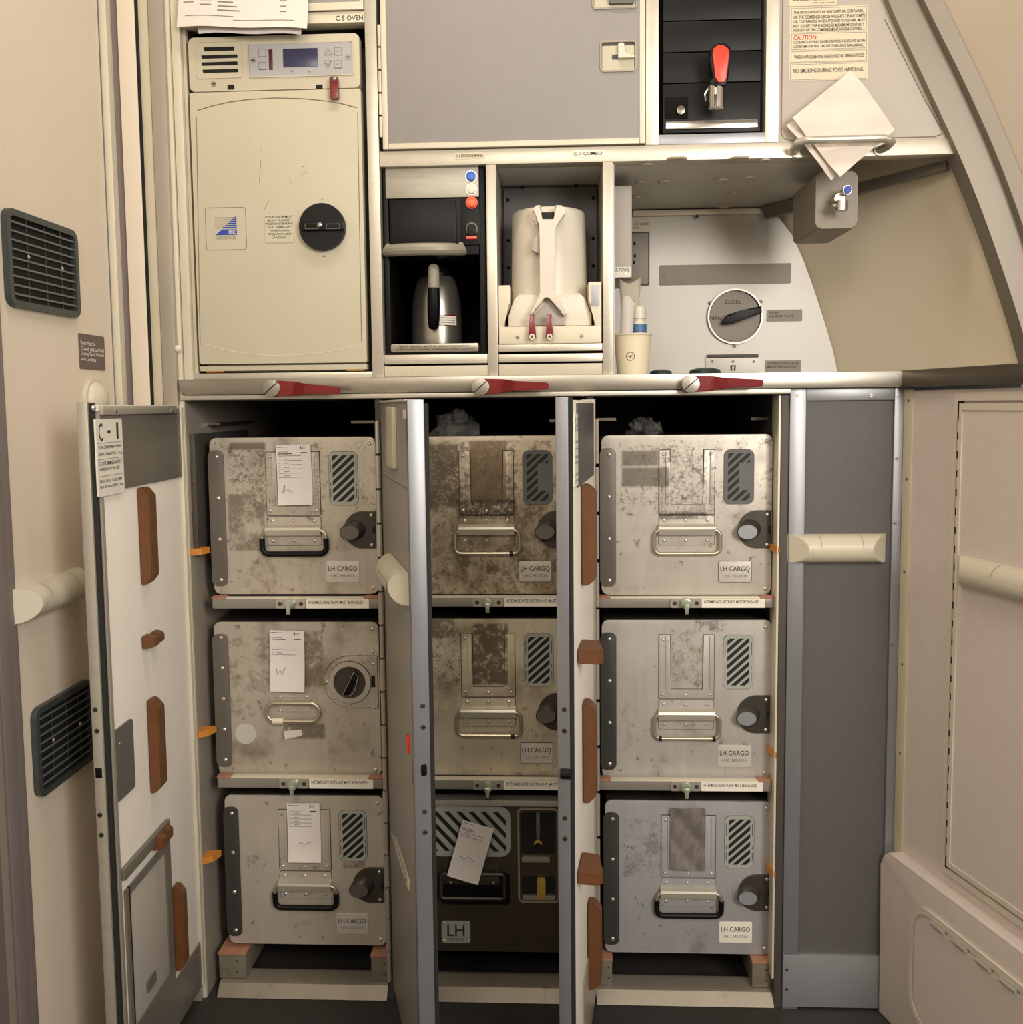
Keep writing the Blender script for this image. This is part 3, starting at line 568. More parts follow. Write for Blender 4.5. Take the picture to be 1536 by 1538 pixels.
_, z0 = FM.P(617, 1172); MB(FM).box(0.2995, 0.3045, 0.0002, 0.0012, z0, z-0.012, 'void').build('latch_slot', dm)
x0, za = FM.P(594.5, 1264); x1, zc = FM.P(615, 1322); zm = (za+zc)/2
gr = MB(FM).box(x0, x1, -0.003, 0.001, zm-0.011, zm+0.004, 'handle_plastic', 0.001).build('vent_strip', dm)
for i in range(5): x = x0+(x1-x0)*(0.18+0.17*i); MB(FM).box(x-0.006, x+0.006, -0.0034, -0.0028, zm-0.007, zm-0.001, 'void').build('vent_hole', gr)
MB(FM).tube([(x0-0.004, -0.006, zm+0.010), (x1+0.002, -0.006, zm+0.010)], 0.0016, 'rivet', 8).build('rod', gr)
EM = edge_frame(FM, 0.322, False)
for px, py in ((628, 1061), (628.5, 1093), (630, 1220), (631, 1251)): x, z = EM.P(px, py); screw(EM, dm, 0.013, z, 0.0, 0.0035, 'latch_dark')
_, z = EM.P(629.5, 1157); MB(EM).rrect(0.009, 0.017, z-0.008, z+0.008, -0.0015, 0.001, 0.002, 'black', 0.0005).build('latch_bolt', dm)
# right door: inner face towards the right
FT = dirfr(0.02369, -0.31932, 0.0651-0.02369, 0.31932)
dr = MB(FT).box(0.004, 0.318, 0.001, 0.020, ZB, ZT, 'door_inner', 0.001).build('compartment_door', base)
MB(FT).box(-0.006, 0.0035, 0.0055, 0.0225, ZB-0.004, ZT+0.004, 'frame_grey', 0.0014).build('edge_trim', dr)
MB(FT).box(-0.003, 0.0038, 0.0002, 0.0054, ZB, ZT+0.003, 'rubber', 0.001).build('gasket', dr)
zb_ = FT.P(880, 722)[1]
MB(FT).box(0.050, 0.300, -0.0012, 0.0008, zb_, ZT-0.004, 'grey_dark_panel', 0.0004).build('upper_panel', dr)
MB(FT).box(0.302, 0.3195, -0.0025, 0.020, ZB, ZT+0.002, 'jamb_grey', 0.0008).build('hinge_edge', dr)
m = MB(FT); x0, x1 = 0.010, 0.048; z1, z0 = FT.P(866, 622)[1], FT.P(866, 729)[1]; m.box(x0, x1, -0.0018, 0.0008, z0, z1, 'placard_white'); ht = z1-z0; wd = x1-x0
m.text('C', x0+wd*0.1, x0+wd*0.26, z1-ht*0.24, z1-ht*0.05, -0.0021); m.box(x0+wd*0.42, x0+wd*0.53, -0.0022, -0.0018, z1-ht*0.17, z1-ht*0.14, 'ink'); m.text('3', x0+wd*0.72, x0+wd*0.88, z1-ht*0.24, z1-ht*0.05, -0.0021)
for s, v in (('TOTAL COMPARTMENT WEIGHT', 0.36), ('200.0 lbs/90.7 Kg', 0.46), ('CLOSE IMMEDIATELY', 0.57), ('WHEN NOT IN USE', 0.65), ('EACH SHELF LOAD LIMIT', 0.81), ('85.0 lbs/38.2 kg', 0.90)): m.text(s, x0+wd*0.08, x0+wd*0.92, z1-ht*(v+0.04), z1-ht*v, -0.0021)
m.build('placard', dr, 'white weight-limit placard seen edge-on')
def dr_b(px, y0, y1, dep, sw, ch): x = FT.P(px, (y0+y1)/2)[0]; return bumper(FT, dr, x, x+sw, FT.P(px+4, y1)[1], FT.P(px+4, y0)[1], dep, ch)
dr_b(873, 725, 873, 0.0205, 0.030, 0.010); dr_b(875, 1044, 1192, 0.0195, 0.030, 0.012); dr_b(882.5, 1336, 1464, 0.0205, 0.026, 0.012)
for (px, ya, yb) in ((867, 977, 998), (867, 1311, 1329)):
    x, z1 = FT.P(px, ya); z0 = FT.P(px, yb)[1]; m = MB(FT); o = [(x, 0.0), (x, 0.030), (x+0.008, 0.036), (x+0.062, 0.026), (x+0.066, 0.0)]; q = len(o)
    m.add([(a, -d, z) for z in (z0, z1) for a, d in o], [tuple(range(q-1, -1, -1)), tuple(range(q, 2*q))]+[(i, (i+1) % q, q+(i+1) % q, q+i) for i in range(q)], 'bumper')
    bmesh.ops.bevel(m.b, geom=m.b.edges[:], offset=0.0015, segments=2, affect='EDGES', clamp_overlap=True); m.build('bumper_block', dr)
ER = edge_frame(FT, -0.006, True)
for px, py in ((851, 1066), (851.5, 1098), (852, 1229), (852, 1260)): x, z = ER.P(px, py); screw(ER, dr, -0.013, z, 0.0, 0.0035, 'latch_dark')
_, z = ER.P(850, 1161); m = MB(ER); m.cyl((-0.018, -0.003, z), (-0.004, -0.003, z), 0.007, 'black', seg=14); m.build('latch_roller', dr)
zz = FT.P(876, 1480)[1]; MB(FT).box(0.10, 0.300, -0.0012, 0.0008, ZB, zz, 'jamb_grey', 0.0004).build('lower_panel', dr)
for i in range(12): z = ZT-0.03-0.08*i; MB().cyl((0.0690, -0.002, z), (0.0690, -0.002, z-0.074), 0.0035, 'jamb_grey', seg=8).build('hinge_knuckle', base)
# ================================================================== worktop
wt = thing('worktop', 'brushed steel galley worktop edge carrying three red turn latches', 'worktop', (0.0, 0.0, 1.06))
YW = -0.016
cz0, cz1 = 1.0662, 1.0925; lx = W.P(269, 583, YW)[0]; rx = W.P(1356, 568, YW)[0]
m = MB(); r = 0.012; pts = [(lx, cz1), (rx, cz1), (rx, cz0+0.005), (rx-0.004, cz0), (lx+r, cz0), (lx+r*0.3, cz0+r*0.3), (lx, cz0+r)]
m.prism(pts, YW, 0.02, 'steel', 0.0008); m.build('front_edge', wt)
MB().box(lx+0.002, 0.80, 0.02, 0.42, cz0+0.004, cz1-0.006, 'steel').build('top', wt)
m = MB(FR); m.box(-0.008, 0.75, -0.014, 0.03, cz0-0.001, cz1+0.0005, 'steel_dark', 0.001); m.build('side_edge', wt)
def latch(px, py, tilt, x_end):
    x, z = W.P(px, py, -0.03); xe = W.P(x_end, py, -0.03)[0]; L = xe-x
    hub = MB(); hub.disc(x, z, 0.0145, -0.034, -0.0165, 'screw', 28, bev=0.001)
    h = hub.build('latch_hub', wt, 'round slotted metal pivot')
    a = math.radians(42); m = MB(); c, s = math.cos(a)*0.0143, math.sin(a)*0.0143; n_ = 0.0008
    m.prism([(x-c-n_*0.7, z-s+n_*0.7), (x-c+n_*0.7, z-s-n_*0.7), (x+c+n_*0.7, z+s-n_*0.7), (x+c-n_*0.7, z+s+n_*0.7)], -0.0344, -0.0338, 'black_matte'); m.build('slot', h)
    m = MB(); k = 'red'; w0, w1, w2 = 0.0135, 0.0130, 0.0058; q = L*0.46
    # cranked lever: broad plate, a bend, then a slim grip standing further out
    vs = [(x-0.002, -0.030, z+w0), (x-0.002, -0.030, z-w0), (x+q*0.72, -0.031, z+w1*0.95), (x+q*0.62, -0.031, z-w1*0.9),
          (x+q*1.08, -0.046, z+0.0088), (x+q*1.08, -0.046, z-0.0080), (x+L, -0.052, z+w2-0.001), (x+L, -0.052, z-w2-0.001)]
    vs += [(a_, b_+0.011, c_) for a_, b_, c_ in vs[:2]]+[(a_, b_+0.011, c_) for a_, b_, c_ in vs[2:4]]+[(a_, b_+0.010, c_) for a_, b_, c_ in vs[4:6]]+[(a_, b_+0.008, c_) for a_, b_, c_ in vs[6:]]
    fs = [(0, 1, 3, 2), (2, 3, 5, 4), (4, 5, 7, 6), (8, 10, 11, 9), (10, 12, 13, 11), (12, 14, 15, 13), (0, 2, 10, 8), (2, 4, 12, 10), (4, 6, 14, 12), (1, 9, 11, 3), (3, 11, 13, 5), (5, 13, 15, 7), (0, 8, 9, 1), (6, 7, 15, 14)]
    m.X = Matrix.Translation((x, 0, z)) @ Matrix.Rotation(tilt, 4, 'Y') @ Matrix.Translation((-x, 0, -z))
    m.add(vs, fs, k); bmesh.ops.bevel(m.b, geom=m.b.edges[:], offset=0.0016, segments=2, affect='EDGES', clamp_overlap=True); m.build('latch_lever', h, 'red latch lever')
latch(408, 583, 0.045, 515); latch(721, 581, -0.005, 824); latch(1037, 577, -0.01, 1142)
# ================================================================== narrow side cabinet on the right
sd = thing('side_cabinet', 'narrow grey closet with a metal frame right of the open compartments', 'cabinet', (0.47, 0, 0))
x0, x1 = 0.3845, W.P(1206.5, 800)[0]; x2, x3 = W.P(1338, 800)[0], 0.5695
MB().box(x0, x1, -0.004, 0.03, 0.0, 1.0655, 'frame_grey', 0.0008).build('post', sd)
MB().box(x2, x3, -0.004, 0.03, 0.0, 1.0655, 'frame_grey', 0.0008).build('post', sd)
zt = W.P(1270, 601.5)[1]; MB().box(x1+0.0002, x2-0.0002, -0.0038, 0.03, zt, 1.0655, 'frame_grey', 0.0008).build('top_rail', sd)
zk = W.P(1260, 1434)[1]; MB().box(x0+0.001, x2-0.003, -0.0050, 0.03, 0.004, zk, 'kick', 0.0012).build('kick_plate', sd)
MB().box(x1-0.001, x2+0.001, 0.002, 0.02, zk-0.01, zt+0.002, 'grey_dark_panel').build('panel', sd)
MB().box(x0, x3, 0.03, 0.5, 0.0, 1.0655, 'interior').build('body', sd)
for px, py in ((1197, 594), (1308, 594), (1350, 596), (1347, 689), (1344, 786), (1340, 968), (1335, 1144), (1332, 1321), (1328, 1461)):
    x, z = W.P(px, py, -0.004); screw(W, sd, x, z, -0.0042, 0.0028)
for py in (1457, 1486): x, z = W.P(1181, py, -0.005); MB().disc(x, z, 0.0026, -0.0056, -0.0045, 'latch_dark', 12).build('screw', sd)
a, b, c_, d_ = W.R(1186, 806, 1336, 845, -0.02); pill_handle(W, sd, a, b, (c_+d_)/2, d_-c_+0.004, 0.030)
# ================================================================== nine galley containers
YC = 0.035
CONT = {}
def container(key, rect, label, mats, handle='bare', stripes='full', plate=True, patches=(), kind='std', hstrip=True, base_c=(176, 172, 164), dirt=(112, 98, 80), dirt_amt=0.2, seed=1.0, strip_k='hinge_strip', knob_k='knob_grey', holder=True, metal=0.32):
    x0, x1, z0, z1 = rect; w_, h_ = x1-x0, z1-z0; xc = (x0+x1)/2
    t = thing('galley_container', label, 'container', (xc, YC, z0), 'metal galley containers in the open compartments'); CONT[key] = (t, x0, x1, z0, z1)
    U = lambda u: x0+w_*u
    V = lambda v: z1-h_*v
    pt = tuple(((u0-0.5)*w_, (u1-0.5)*w_, h_*(1-v1), h_*(1-v0), th, c, s) for (u0, u1, v0, v1, th, c, s) in patches)
    mk = box_metal('metal_'+key, base_c, dirt, dirt_amt, pt, seed, metal); y = YC
    MB().box(x0+0.003, x1-0.003, y+0.004, y+0.40, z0+0.003, z1-0.003, 'steel_dark', 0.003).build('body', t)
    MB().rrect(x0, x1, z0, z1, y, y+0.004, 0.011, mk, 0.0009).build('front_panel', t)
    hs = None
    if hstrip:
        hs = MB().rrect(U(-0.010), U(0.085), V(0.947), V(0.077), y-0.0022, y, 0.010, strip_k, 0.0006).build('hinge_strip', t)
        for v in (0.118, 0.382, 0.646, 0.907) if kind != 'round' else (0.10, 0.30, 0.50, 0.70, 0.90): MB().dome(U(0.045), V(v), 0.0036, y-0.0021, 0.0022, 'rivet').build('rivet', hs)
    for v in (0.045, 0.962): MB().dome(U(0.965), V(v), 0.0036, y, 0.002, 'rivet').build('rivet', t)
    if kind == 'round':
        # round paddle latch in a teardrop plate, stadium bail on a riveted strap
        cx, cz = U(0.822), V(0.387); r = 0.046
        p = [(x1-0.003, cz+r), (x1-0.003, cz-r)]+[(cx+r*math.cos(math.radians(a)), cz+r*math.sin(math.radians(a))) for a in range(270, 89, -9)]
        MB().prism([(a_+(0.0009 if a_ > cx else -0.0009), b_+(0.0009 if b_ > cz else -0.0009)) for a_, b_ in p], y-0.0005, y, 'grime').build('sealant', t); pl = MB().prism(p, y-0.002, y, mk, 0.0008).build('latch_plate', t)
        for a in (95, 135, 180, 225, 270): MB().dome(cx+0.040*math.cos(math.radians(a)), cz+0.040*math.sin(math.radians(a)), 0.0026, y-0.002, 0.002, 'rivet').build('rivet', pl)
        for v in (0.19, 0.27, 0.553): MB().dome(U(0.965), V(v), 0.0026, y-0.002, 0.002, 'rivet').build('rivet', pl)
        MB().annulus(cx, cz, 0.0285, 0.0372, y-0.006, y-0.001, 'rivet').build('ring', pl); MB().annulus(cx, cz, 0.0372, 0.0382, y-0.0026, y-0.001, 'grime').build('seal', pl)
        dl_ = MB().disc(cx, cz, 0.0285, y-0.0035, y-0.001, 'latch_dark', 32).build('latch_dial', pl)
        MB().tube([(cx-0.012, y-0.012, cz-0.022), (cx+0.010, y-0.0125, cz+0.021), (cx+0.017, y-0.0125, cz+0.012), (cx+0.010, y-0.0125, cz-0.014), (cx+0.002, y-0.012, cz-0.022)], 0.0009, 'bail', 8, True).build('paddle_edge', dl_); m = MB(); c, s = math.cos(math.radians(60)), math.sin(math.radians(60)); L, q = 0.024, 0.010
        m.prism([(cx-c*L, cz-s*L), (cx-c*L+q*s*1.2, cz-s*L), (cx+q*s*1.6, cz+0.006), (cx+c*L+q*0.4, cz+s*L-0.006), (cx+c*L-0.003, cz+s*L), (cx-0.002, cz+0.003)], y-0.012, y-0.0035, 'black', 0.0015); m.build('paddle', dl_)
        MB().box(U(0.953), U(0.975), y-0.0026, y-0.001, V(0.42), V(0.345), 'void').build('slot', pl)
        st = MB().rrect(U(0.372), U(0.575), V(0.585), V(0.465), y-0.0022, y, 0.003, mk, 0.0006).build('handle_bracket', t)
        for v in (0.485, 0.575):
            for u in (0.392, 0.475, 0.557): MB().dome(U(u), V(v), 0.0028, y-0.002, 0.002, 'rivet').build('rivet', st)
        xa, xb, zt, zb, rr_ = U(0.318), U(0.640), V(0.518), V(0.635), h_*0.058
        pth = [(px, y-0.010, pz) for px, pz in rr(xa, xb, zb, zt, rr_, 8)]; MB().tube(pth, 0.0034, 'bail', 16, True).build('bail_handle', t)
        MB().cyl((xa+0.010, y-0.010, zb), (xa+0.029, y-0.010, zb), 0.0055, 'plastic_cream', seg=12).build('handle_tag', t)
        m = MB(); m.disc(U(0.172), V(0.73), 0.0185, y-0.0006, y+0.0005, 'nameplate', 32); m.build('round_sticker', t)
        m = MB(); m.prism([(U(0.415), V(0.765)), (U(0.52), V(0.74)), (U(0.515), V(0.70)), (U(0.405), V(0.712))], y-0.0006, y+0.0004, 'paper_back'); m.build('sticker_scrap', t)
        return t
    if kind == 'bronze': return t
    if holder:
        xa, xb, zt, zb = U(0.339), U(0.663), V(0.093), V(0.492); q = U(0.405), U(0.600)
        gq = 0.0011; MB().prism([(xa-gq, zb-gq), (xb+gq, zb-gq), (xb+gq, zt+gq), (q[1]-gq, zt+gq), (q[1]-gq, V(0.435)+gq), (q[0]+gq, V(0.435)+gq), (q[0]+gq, zt+gq), (xa-gq, zt+gq)], y-0.0006, y, 'grime').build('sealant', t)
        hd = MB().prism([(xa, zb), (xb, zb), (xb, zt), (q[1], zt), (q[1], V(0.435)), (q[0], V(0.435)), (q[0], zt), (xa, zt)], y-0.0028, y, mk, 0.0008).build('card_holder', t)
        for a, b in ((0.362, 0.378), (0.622, 0.64)): MB().box(U(a)+0.004, U(b)+0.004, y-0.0050, y-0.0026, V(0.43), zt-0.001, mk, 0.0008).build('guide', hd)
        for u, v in ((0.364, 0.12), (0.640, 0.12), (0.360, 0.465), (0.500, 0.468), (0.640, 0.465)): MB().dome(U(u), V(v), 0.0028, y-0.0028, 0.002, 'rivet').build('rivet', hd)
    # folded handle bracket and hanging bail
    xa, xb = U(0.339), U(0.663); MB().rrect(xa-0.0009, xb+0.0009, V(0.685)-0.0009, V(0.503)+0.0009, y-0.0004, y, 0.0035, 'grime').build('sealant', t); hb = MB().rrect(xa, xb, V(0.685), V(0.503), y-0.0016, y, 0.003, mk, 0.0005).build('handle_bracket', t)
    m = MB(); za, zb = V(0.568), V(0.618); o = [(y-0.001, za+0.004), (y-0.0115, za), (y-0.0130, za-0.004), (y-0.0115, zb), (y-0.001, zb-0.001)]
    m.add([(x, a, b) for x in (xa-0.002, xb+0.001) for a, b in o], [(0, 1, 2, 3, 4), (9, 8, 7, 6, 5)]+[(i, 5+i, 5+(i+1) % 5, (i+1) % 5) for i in range(5)], 'frame_alu'); m.build('fold', hb)
    for v in (0.530, 0.655):
        for u in (0.370, 0.497, 0.623): MB().dome(U(u), V(v), 0.0034, y-0.0014, 0.0024, 'rivet').build('rivet', hb)
    xa, xb, zt, zb = U(0.310), U(0.697), V(0.590), V(0.738)
    kk = 'bail' if handle == 'bare' else 'black'
    pth = [(px, y-0.0075, pz) for px, pz in rr(xa, xb, zb, zt, 0.011, 6)]
    bh = MB().tube(pth, 0.0031, 'bail', 16, True).build('bail_handle', t)
    if handle == 'black':
        low = [p for p in pth if p[2] < zt-0.012]; q0 = sorted([p for p in low if p[0] < (xa+xb)/2], key=lambda p: -p[2])+sorted([p for p in low if p[0] > (xa+xb)/2], key=lambda p: p[2])
        q0 = [(xa, y-0.0085, zt-0.013)]+q0+[(xb, y-0.0085, zt-0.013)]; MB().tube(q0, 0.0048, 'black', 16).build('grip_sleeve', bh)
    elif handle == 'ends':
        for x in (xa+0.010, xb-0.010): MB().cyl((x-0.0025, y-0.0085, zb), (x+0.0025, y-0.0085, zb), 0.0042, 'black', seg=12).build('end_sleeve', bh)
    elif handle == 'right': MB().cyl((xb-0.018, y-0.0085, zb), (xb-0.011, y-0.0085, zb), 0.0042, 'black', seg=12).build('end_sleeve', bh)
    # striped label
    xa, xb, zt, zb = U(0.719), U(0.893), V(0.093), V(0.431); dark = stripes == 'patch'
    m = MB(); m.rrect(xa-0.0006, xb+0.0006, zb-0.0006, zt+0.0006, y-0.0004, y, 0.0115, 'grime'); m.rrect(xa, xb, zb, zt, y-0.0008, y, 0.011, 'stripe_dark_grey' if dark else 'stripe_grey'); ia, ib, iz0, iz1 = xa+0.0065, xb-0.0065, zb+0.006, zt-0.006
    def clip(poly, ax, lim, sgn):
        out = []
        for i in range(len(poly)):
            p, q = poly[i], poly[(i+1) % len(poly)]; dp, dq = (p[ax]-lim)*sgn, (q[ax]-lim)*sgn
            if dp >= 0: out.append(p)
            if dp*dq < 0: s = dp/(dp-dq); out.append((p[0]+(q[0]-p[0])*s, p[1]+(q[1]-p[1])*s))
        return out
    step = 0.0140; tw = 0.0082; sl = 0.92
    for i in range(-6, 12):
        zc = iz0+step*i; pl = [(ia, zc), (ib, zc+(ib-ia)*sl), (ib, zc+(ib-ia)*sl+tw), (ia, zc+tw)]
        for ax, lim, sg in ((1, iz0, 1), (1, iz1, -1)):
            if len(pl) > 2: pl = clip(pl, ax, lim, sg)
        if stripes == 'patch' and len(pl) > 2:
            zm0, zm1 = iz0+(iz1-iz0)*0.22, iz0+(iz1-iz0)*0.80; xm = ia+(ib-ia)*0.52
            lo, mi_, hi = clip(pl, 1, zm0, -1), clip(clip(pl, 1, zm0, 1), 1, zm1, -1), clip(pl, 1, zm1, 1)
            if len(mi_) > 2: mi_ = clip(mi_, 0, xm, -1)
            for q in (lo, mi_, hi):
                if len(q) > 2: m.add([(a, y-0.0010, b) for a, b in q], [tuple(range(len(q)))], 'stripe_black')
        elif len(pl) > 2: m.add([(a, y-0.0010, b) for a, b in pl], [tuple(range(len(pl)))], 'stripe_black')
    if stripes == 'full':
        for px in (xa+0.0028, xb-0.0028):
            for f0, f1 in ((0.14, 0.30), (0.36, 0.42), (0.62, 0.86)): m.add([(px-0.0005, y-0.001, zb+(zt-zb)*f0), (px+0.0005, y-0.001, zb+(zt-zb)*f0), (px+0.0005, y-0.001, zb+(zt-zb)*f1), (px-0.0005, y-0.001, zb+(zt-zb)*f1)], [(0, 1, 2, 3)], 'ink')
    m.build('striped_label', t)
    # corner latch
    cx, cz, r = U(0.915), V(0.588), h_*0.118
    p = [(x1-0.0015, cz+r), (x1-0.0015, cz-r)]+[(cx+r*1.0*math.cos(math.radians(a)), cz+r*math.sin(math.radians(a))) for a in range(270, 89, -9)]
    pl = MB().prism(p, y-0.004, y, 'latch_dark', 0.0014).build('latch_plate', t)
    for v in (0.495, 0.683): MB().dome(U(0.970), V(v), 0.0032, y-0.004, 0.002, 'rivet').build('rivet', pl)
    MB().box(U(0.977), U(0.992), y-0.0046, y-0.0036, V(0.61), V(0.565), 'void').build('slot', pl)
    m = MB(); bx_, bz = U(0.868), V(0.585); fx, fz = U(0.848), V(0.598)
    vs = []; S = 24
    for (cx_, cz_, yy, ra, rb) in ((bx_, bz, y-0.003, 0.0200, 0.0165), (bx_-0.002, bz-0.001, y-0.009, 0.0195, 0.0160), (fx, fz, y-0.0165, 0.0180, 0.0138), (fx, fz, y-0.0180, 0.0166, 0.0126)):
        vs += [(cx_+ra*math.cos(2*math.pi*j/S), yy, cz_+rb*math.sin(2*math.pi*j/S)) for j in range(S)]
    fs = [(i*S+j, i*S+(j+1) % S, (i+1)*S+(j+1) % S, (i+1)*S+j) for i in range(3) for j in range(S)]+[tuple(range(S)), tuple(range(4*S-1, 3*S-1, -1))]
    m.add(vs, fs, 'latch_dark'); kb = m.build('latch_knob', t)
    MB().disc(fx, fz, 0.0160, y-0.0188, y-0.0178, knob_k, 28, rz=0.0120).build('knob_face', kb)
    if plate:
        xa, xb, zt, zb = U(0.690), U(0.887), V(0.787), V(0.923); big = plate == 'riveted'
        m = MB(); m.rrect(xa, xb, zb, zt, y-0.0010, y, 0.004 if big else 0.0015, 'placard_white' if plate == 'white' else 'nameplate', 0.0003); w2, h2 = xb-xa, zt-zb
        if big: m.frame(xa, xb, zb, zt, 0.0008, y-0.0014, y, 0.004, 'hinge_strip')
        m.text('LH CARGO', xa+w2*0.06, xb-w2*0.06, zb+h2*0.53, zb+h2*0.76, y-0.0013); m.text('LHC 342-0016', xa+w2*0.14, xb-w2*0.14, zb+h2*0.24, zb+h2*0.38, y-0.0013, 'ink_grey'); npl = m.build('nameplate', t)
        if big:
            for a, b in ((0.09, 0.45), (0.90, 0.48)): MB().dome(xa+w2*a, zb+h2*b, 0.0012, y-0.001, 0.0008, 'latch_dark').build('rivet', npl)
    return t
def crect(px): return W.R(*px, YC)
PE = (150, 142, 130)
rough_u = lambda th, c=(104, 94, 80), s=60: (0.11, 0.335, 0.05, 0.45, th, c, s)
container('top_left', (-0.5975, -0.309, 0.7193, 0.9923), 'scuffed metal container, topmost in the left compartment, with a printed slip and black handle', 0, 'black', 'full', 'plain',
          (rough_u(0.50), (0.12, 0.34, 0.03, 0.075, 0.30, (104, 96, 84), 40), (0.10, 0.32, 0.36, 0.72, 0.44, (124, 112, 96), 12), (0.64, 1.0, 0.02, 0.48, 0.54, (104, 94, 80), 46), (0.30, 0.66, 0.02, 0.50, 0.55, (104, 94, 80), 50), (0.14, 0.7, 0.72, 1.02, 0.52, (150, 134, 110), 10)), base_c=(188, 180, 167), dirt_amt=0.32, seed=1.1)
container('middle_left', (-0.6015, -0.3105, 0.3936, 0.6697), 'metal container with a large round black latch, middle of the left compartment', 0, kind='round',
          patches=((0.42, 0.66, 0.06, 0.42, 0.46, (120, 106, 88), 22), (0.40, 0.66, 0.66, 0.76, 0.42, (110, 98, 84), 26), (0.06, 0.34, 0.10, 0.62, 0.50, (130, 118, 100), 14), (0.45, 0.72, 0.76, 0.97, 0.60, (124, 112, 96), 40)), base_c=(182, 174, 161), dirt_amt=0.34, seed=2.3)
container('bottom_left', (-0.5935, -0.309, 0.0795, 0.3559), 'plain clean metal container with a printed slip and black handle, bottom of the left compartment', 0, 'black', 'full', 'plain',
          ((0.14, 0.36, 0.08, 0.26, 0.60, (110, 100, 88), 45), (0.13, 0.36, 0.40, 0.48, 0.52, (134, 120, 104), 24), (0.74, 0.88, 0.43, 0.48, 0.45, (130, 112, 96), 24)), base_c=(186, 178, 167), dirt_amt=0.12, seed=3.7, strip_k='hinge_dark')
container('top_middle', (-0.2625, 0.0255, 0.7188, 0.9916), 'heavily stained metal container, topmost in the middle compartment, riveted name plate', 0, 'right', 'patch', 'riveted',
          (rough_u(0.42, (88, 76, 60)), (0.40, 0.62, 0.03, 0.42, 0.36, (112, 92, 66), 30), (-0.1, 1.1, 0.03, 0.50, 0.50, (104, 92, 76), 34), (-0.1, 1.1, 0.44, 0.74, 0.50, (110, 98, 80), 14), (-0.1, 1.1, 0.70, 1.1, 0.49, (112, 96, 72), 36), (0.32, 0.68, 0.40, 0.52, 0.46, (70, 62, 52), 60)), base_c=(196, 184, 163), dirt=(120, 104, 80), dirt_amt=0.7, seed=4.9, hstrip=True)
container('middle_middle', (-0.2640, 0.0255, 0.3962, 0.6755), 'stained metal container with bare wire handle, middle of the middle compartment', 0, 'right', 'full', 'riveted',
          (rough_u(0.50), (0.40, 0.62, 0.03, 0.42, 0.42, (82, 70, 52), 18), (0.12, 0.30, 0.0, 0.12, 0.40, (110, 100, 84), 30), (0.70, 0.95, 0.03, 0.10, 0.56, (120, 108, 90), 50)), base_c=(204, 194, 172), dirt=(132, 116, 90), dirt_amt=0.4, seed=5.3)
container('top_right', (0.0785, 0.3655, 0.7172, 0.9905), 'worn metal container with grey sticker remains, topmost in the right compartment', 0, 'bare', 'patch', 'riveted',
          ((0.12, 0.335, 0.095, 0.19, 0.30, (106, 98, 88), 20), (0.12, 0.40, 0.20, 0.32, 0.32, (104, 96, 86), 20), (0.23, 0.36, 0.30, 0.44, 0.52, (110, 102, 92), 30), (0.36, 0.62, 0.03, 0.50, 0.50, (100, 90, 78), 60), (0.64, 1.02, 0.02, 0.52, 0.54, (84, 76, 68), 42), (0.10, 0.36, 0.05, 0.50, 0.54, (90, 82, 74), 40), (0.34, 0.62, 0.48, 0.525, 0.42, (92, 84, 74), 50)), base_c=(192, 187, 178), dirt_amt=0.22, seed=6.1, knob_k='knob_blue')
container('middle_right', (0.0785, 0.3675, 0.3928, 0.6731), 'clean metal container with a bare black-tipped wire handle, middle of the right compartment', 0, 'ends', 'full', 'plain',
          ((0.41, 0.60, 0.06, 0.42, 0.50, (126, 116, 100), 60), (0.55, 0.72, 0.0, 0.07, 0.46, (110, 104, 104), 30), (0.14, 0.30, 0.83, 0.90, 0.58, (120, 110, 100), 30)), base_c=(180, 176, 171), dirt_amt=0.10, seed=7.7, knob_k='knob_blue', strip_k='hinge_dark', metal=0.3)
container('bottom_right', (0.0830, 0.3725, 0.0740, 0.3522), 'metal container with a crumpled foil card and black handle, bottom of the right compartment', 0, 'black', 'full', 'white',
          ((0.11, 0.34, 0.12, 0.50, 0.52, (122, 118, 116), 40), (0.42, 0.56, 0.84, 0.94, 0.56, (110, 106, 104), 30)), base_c=(168, 168, 170), dirt_amt=0.08, seed=8.9, knob_k='knob_blue', strip_k='hinge_dark', metal=0.3)
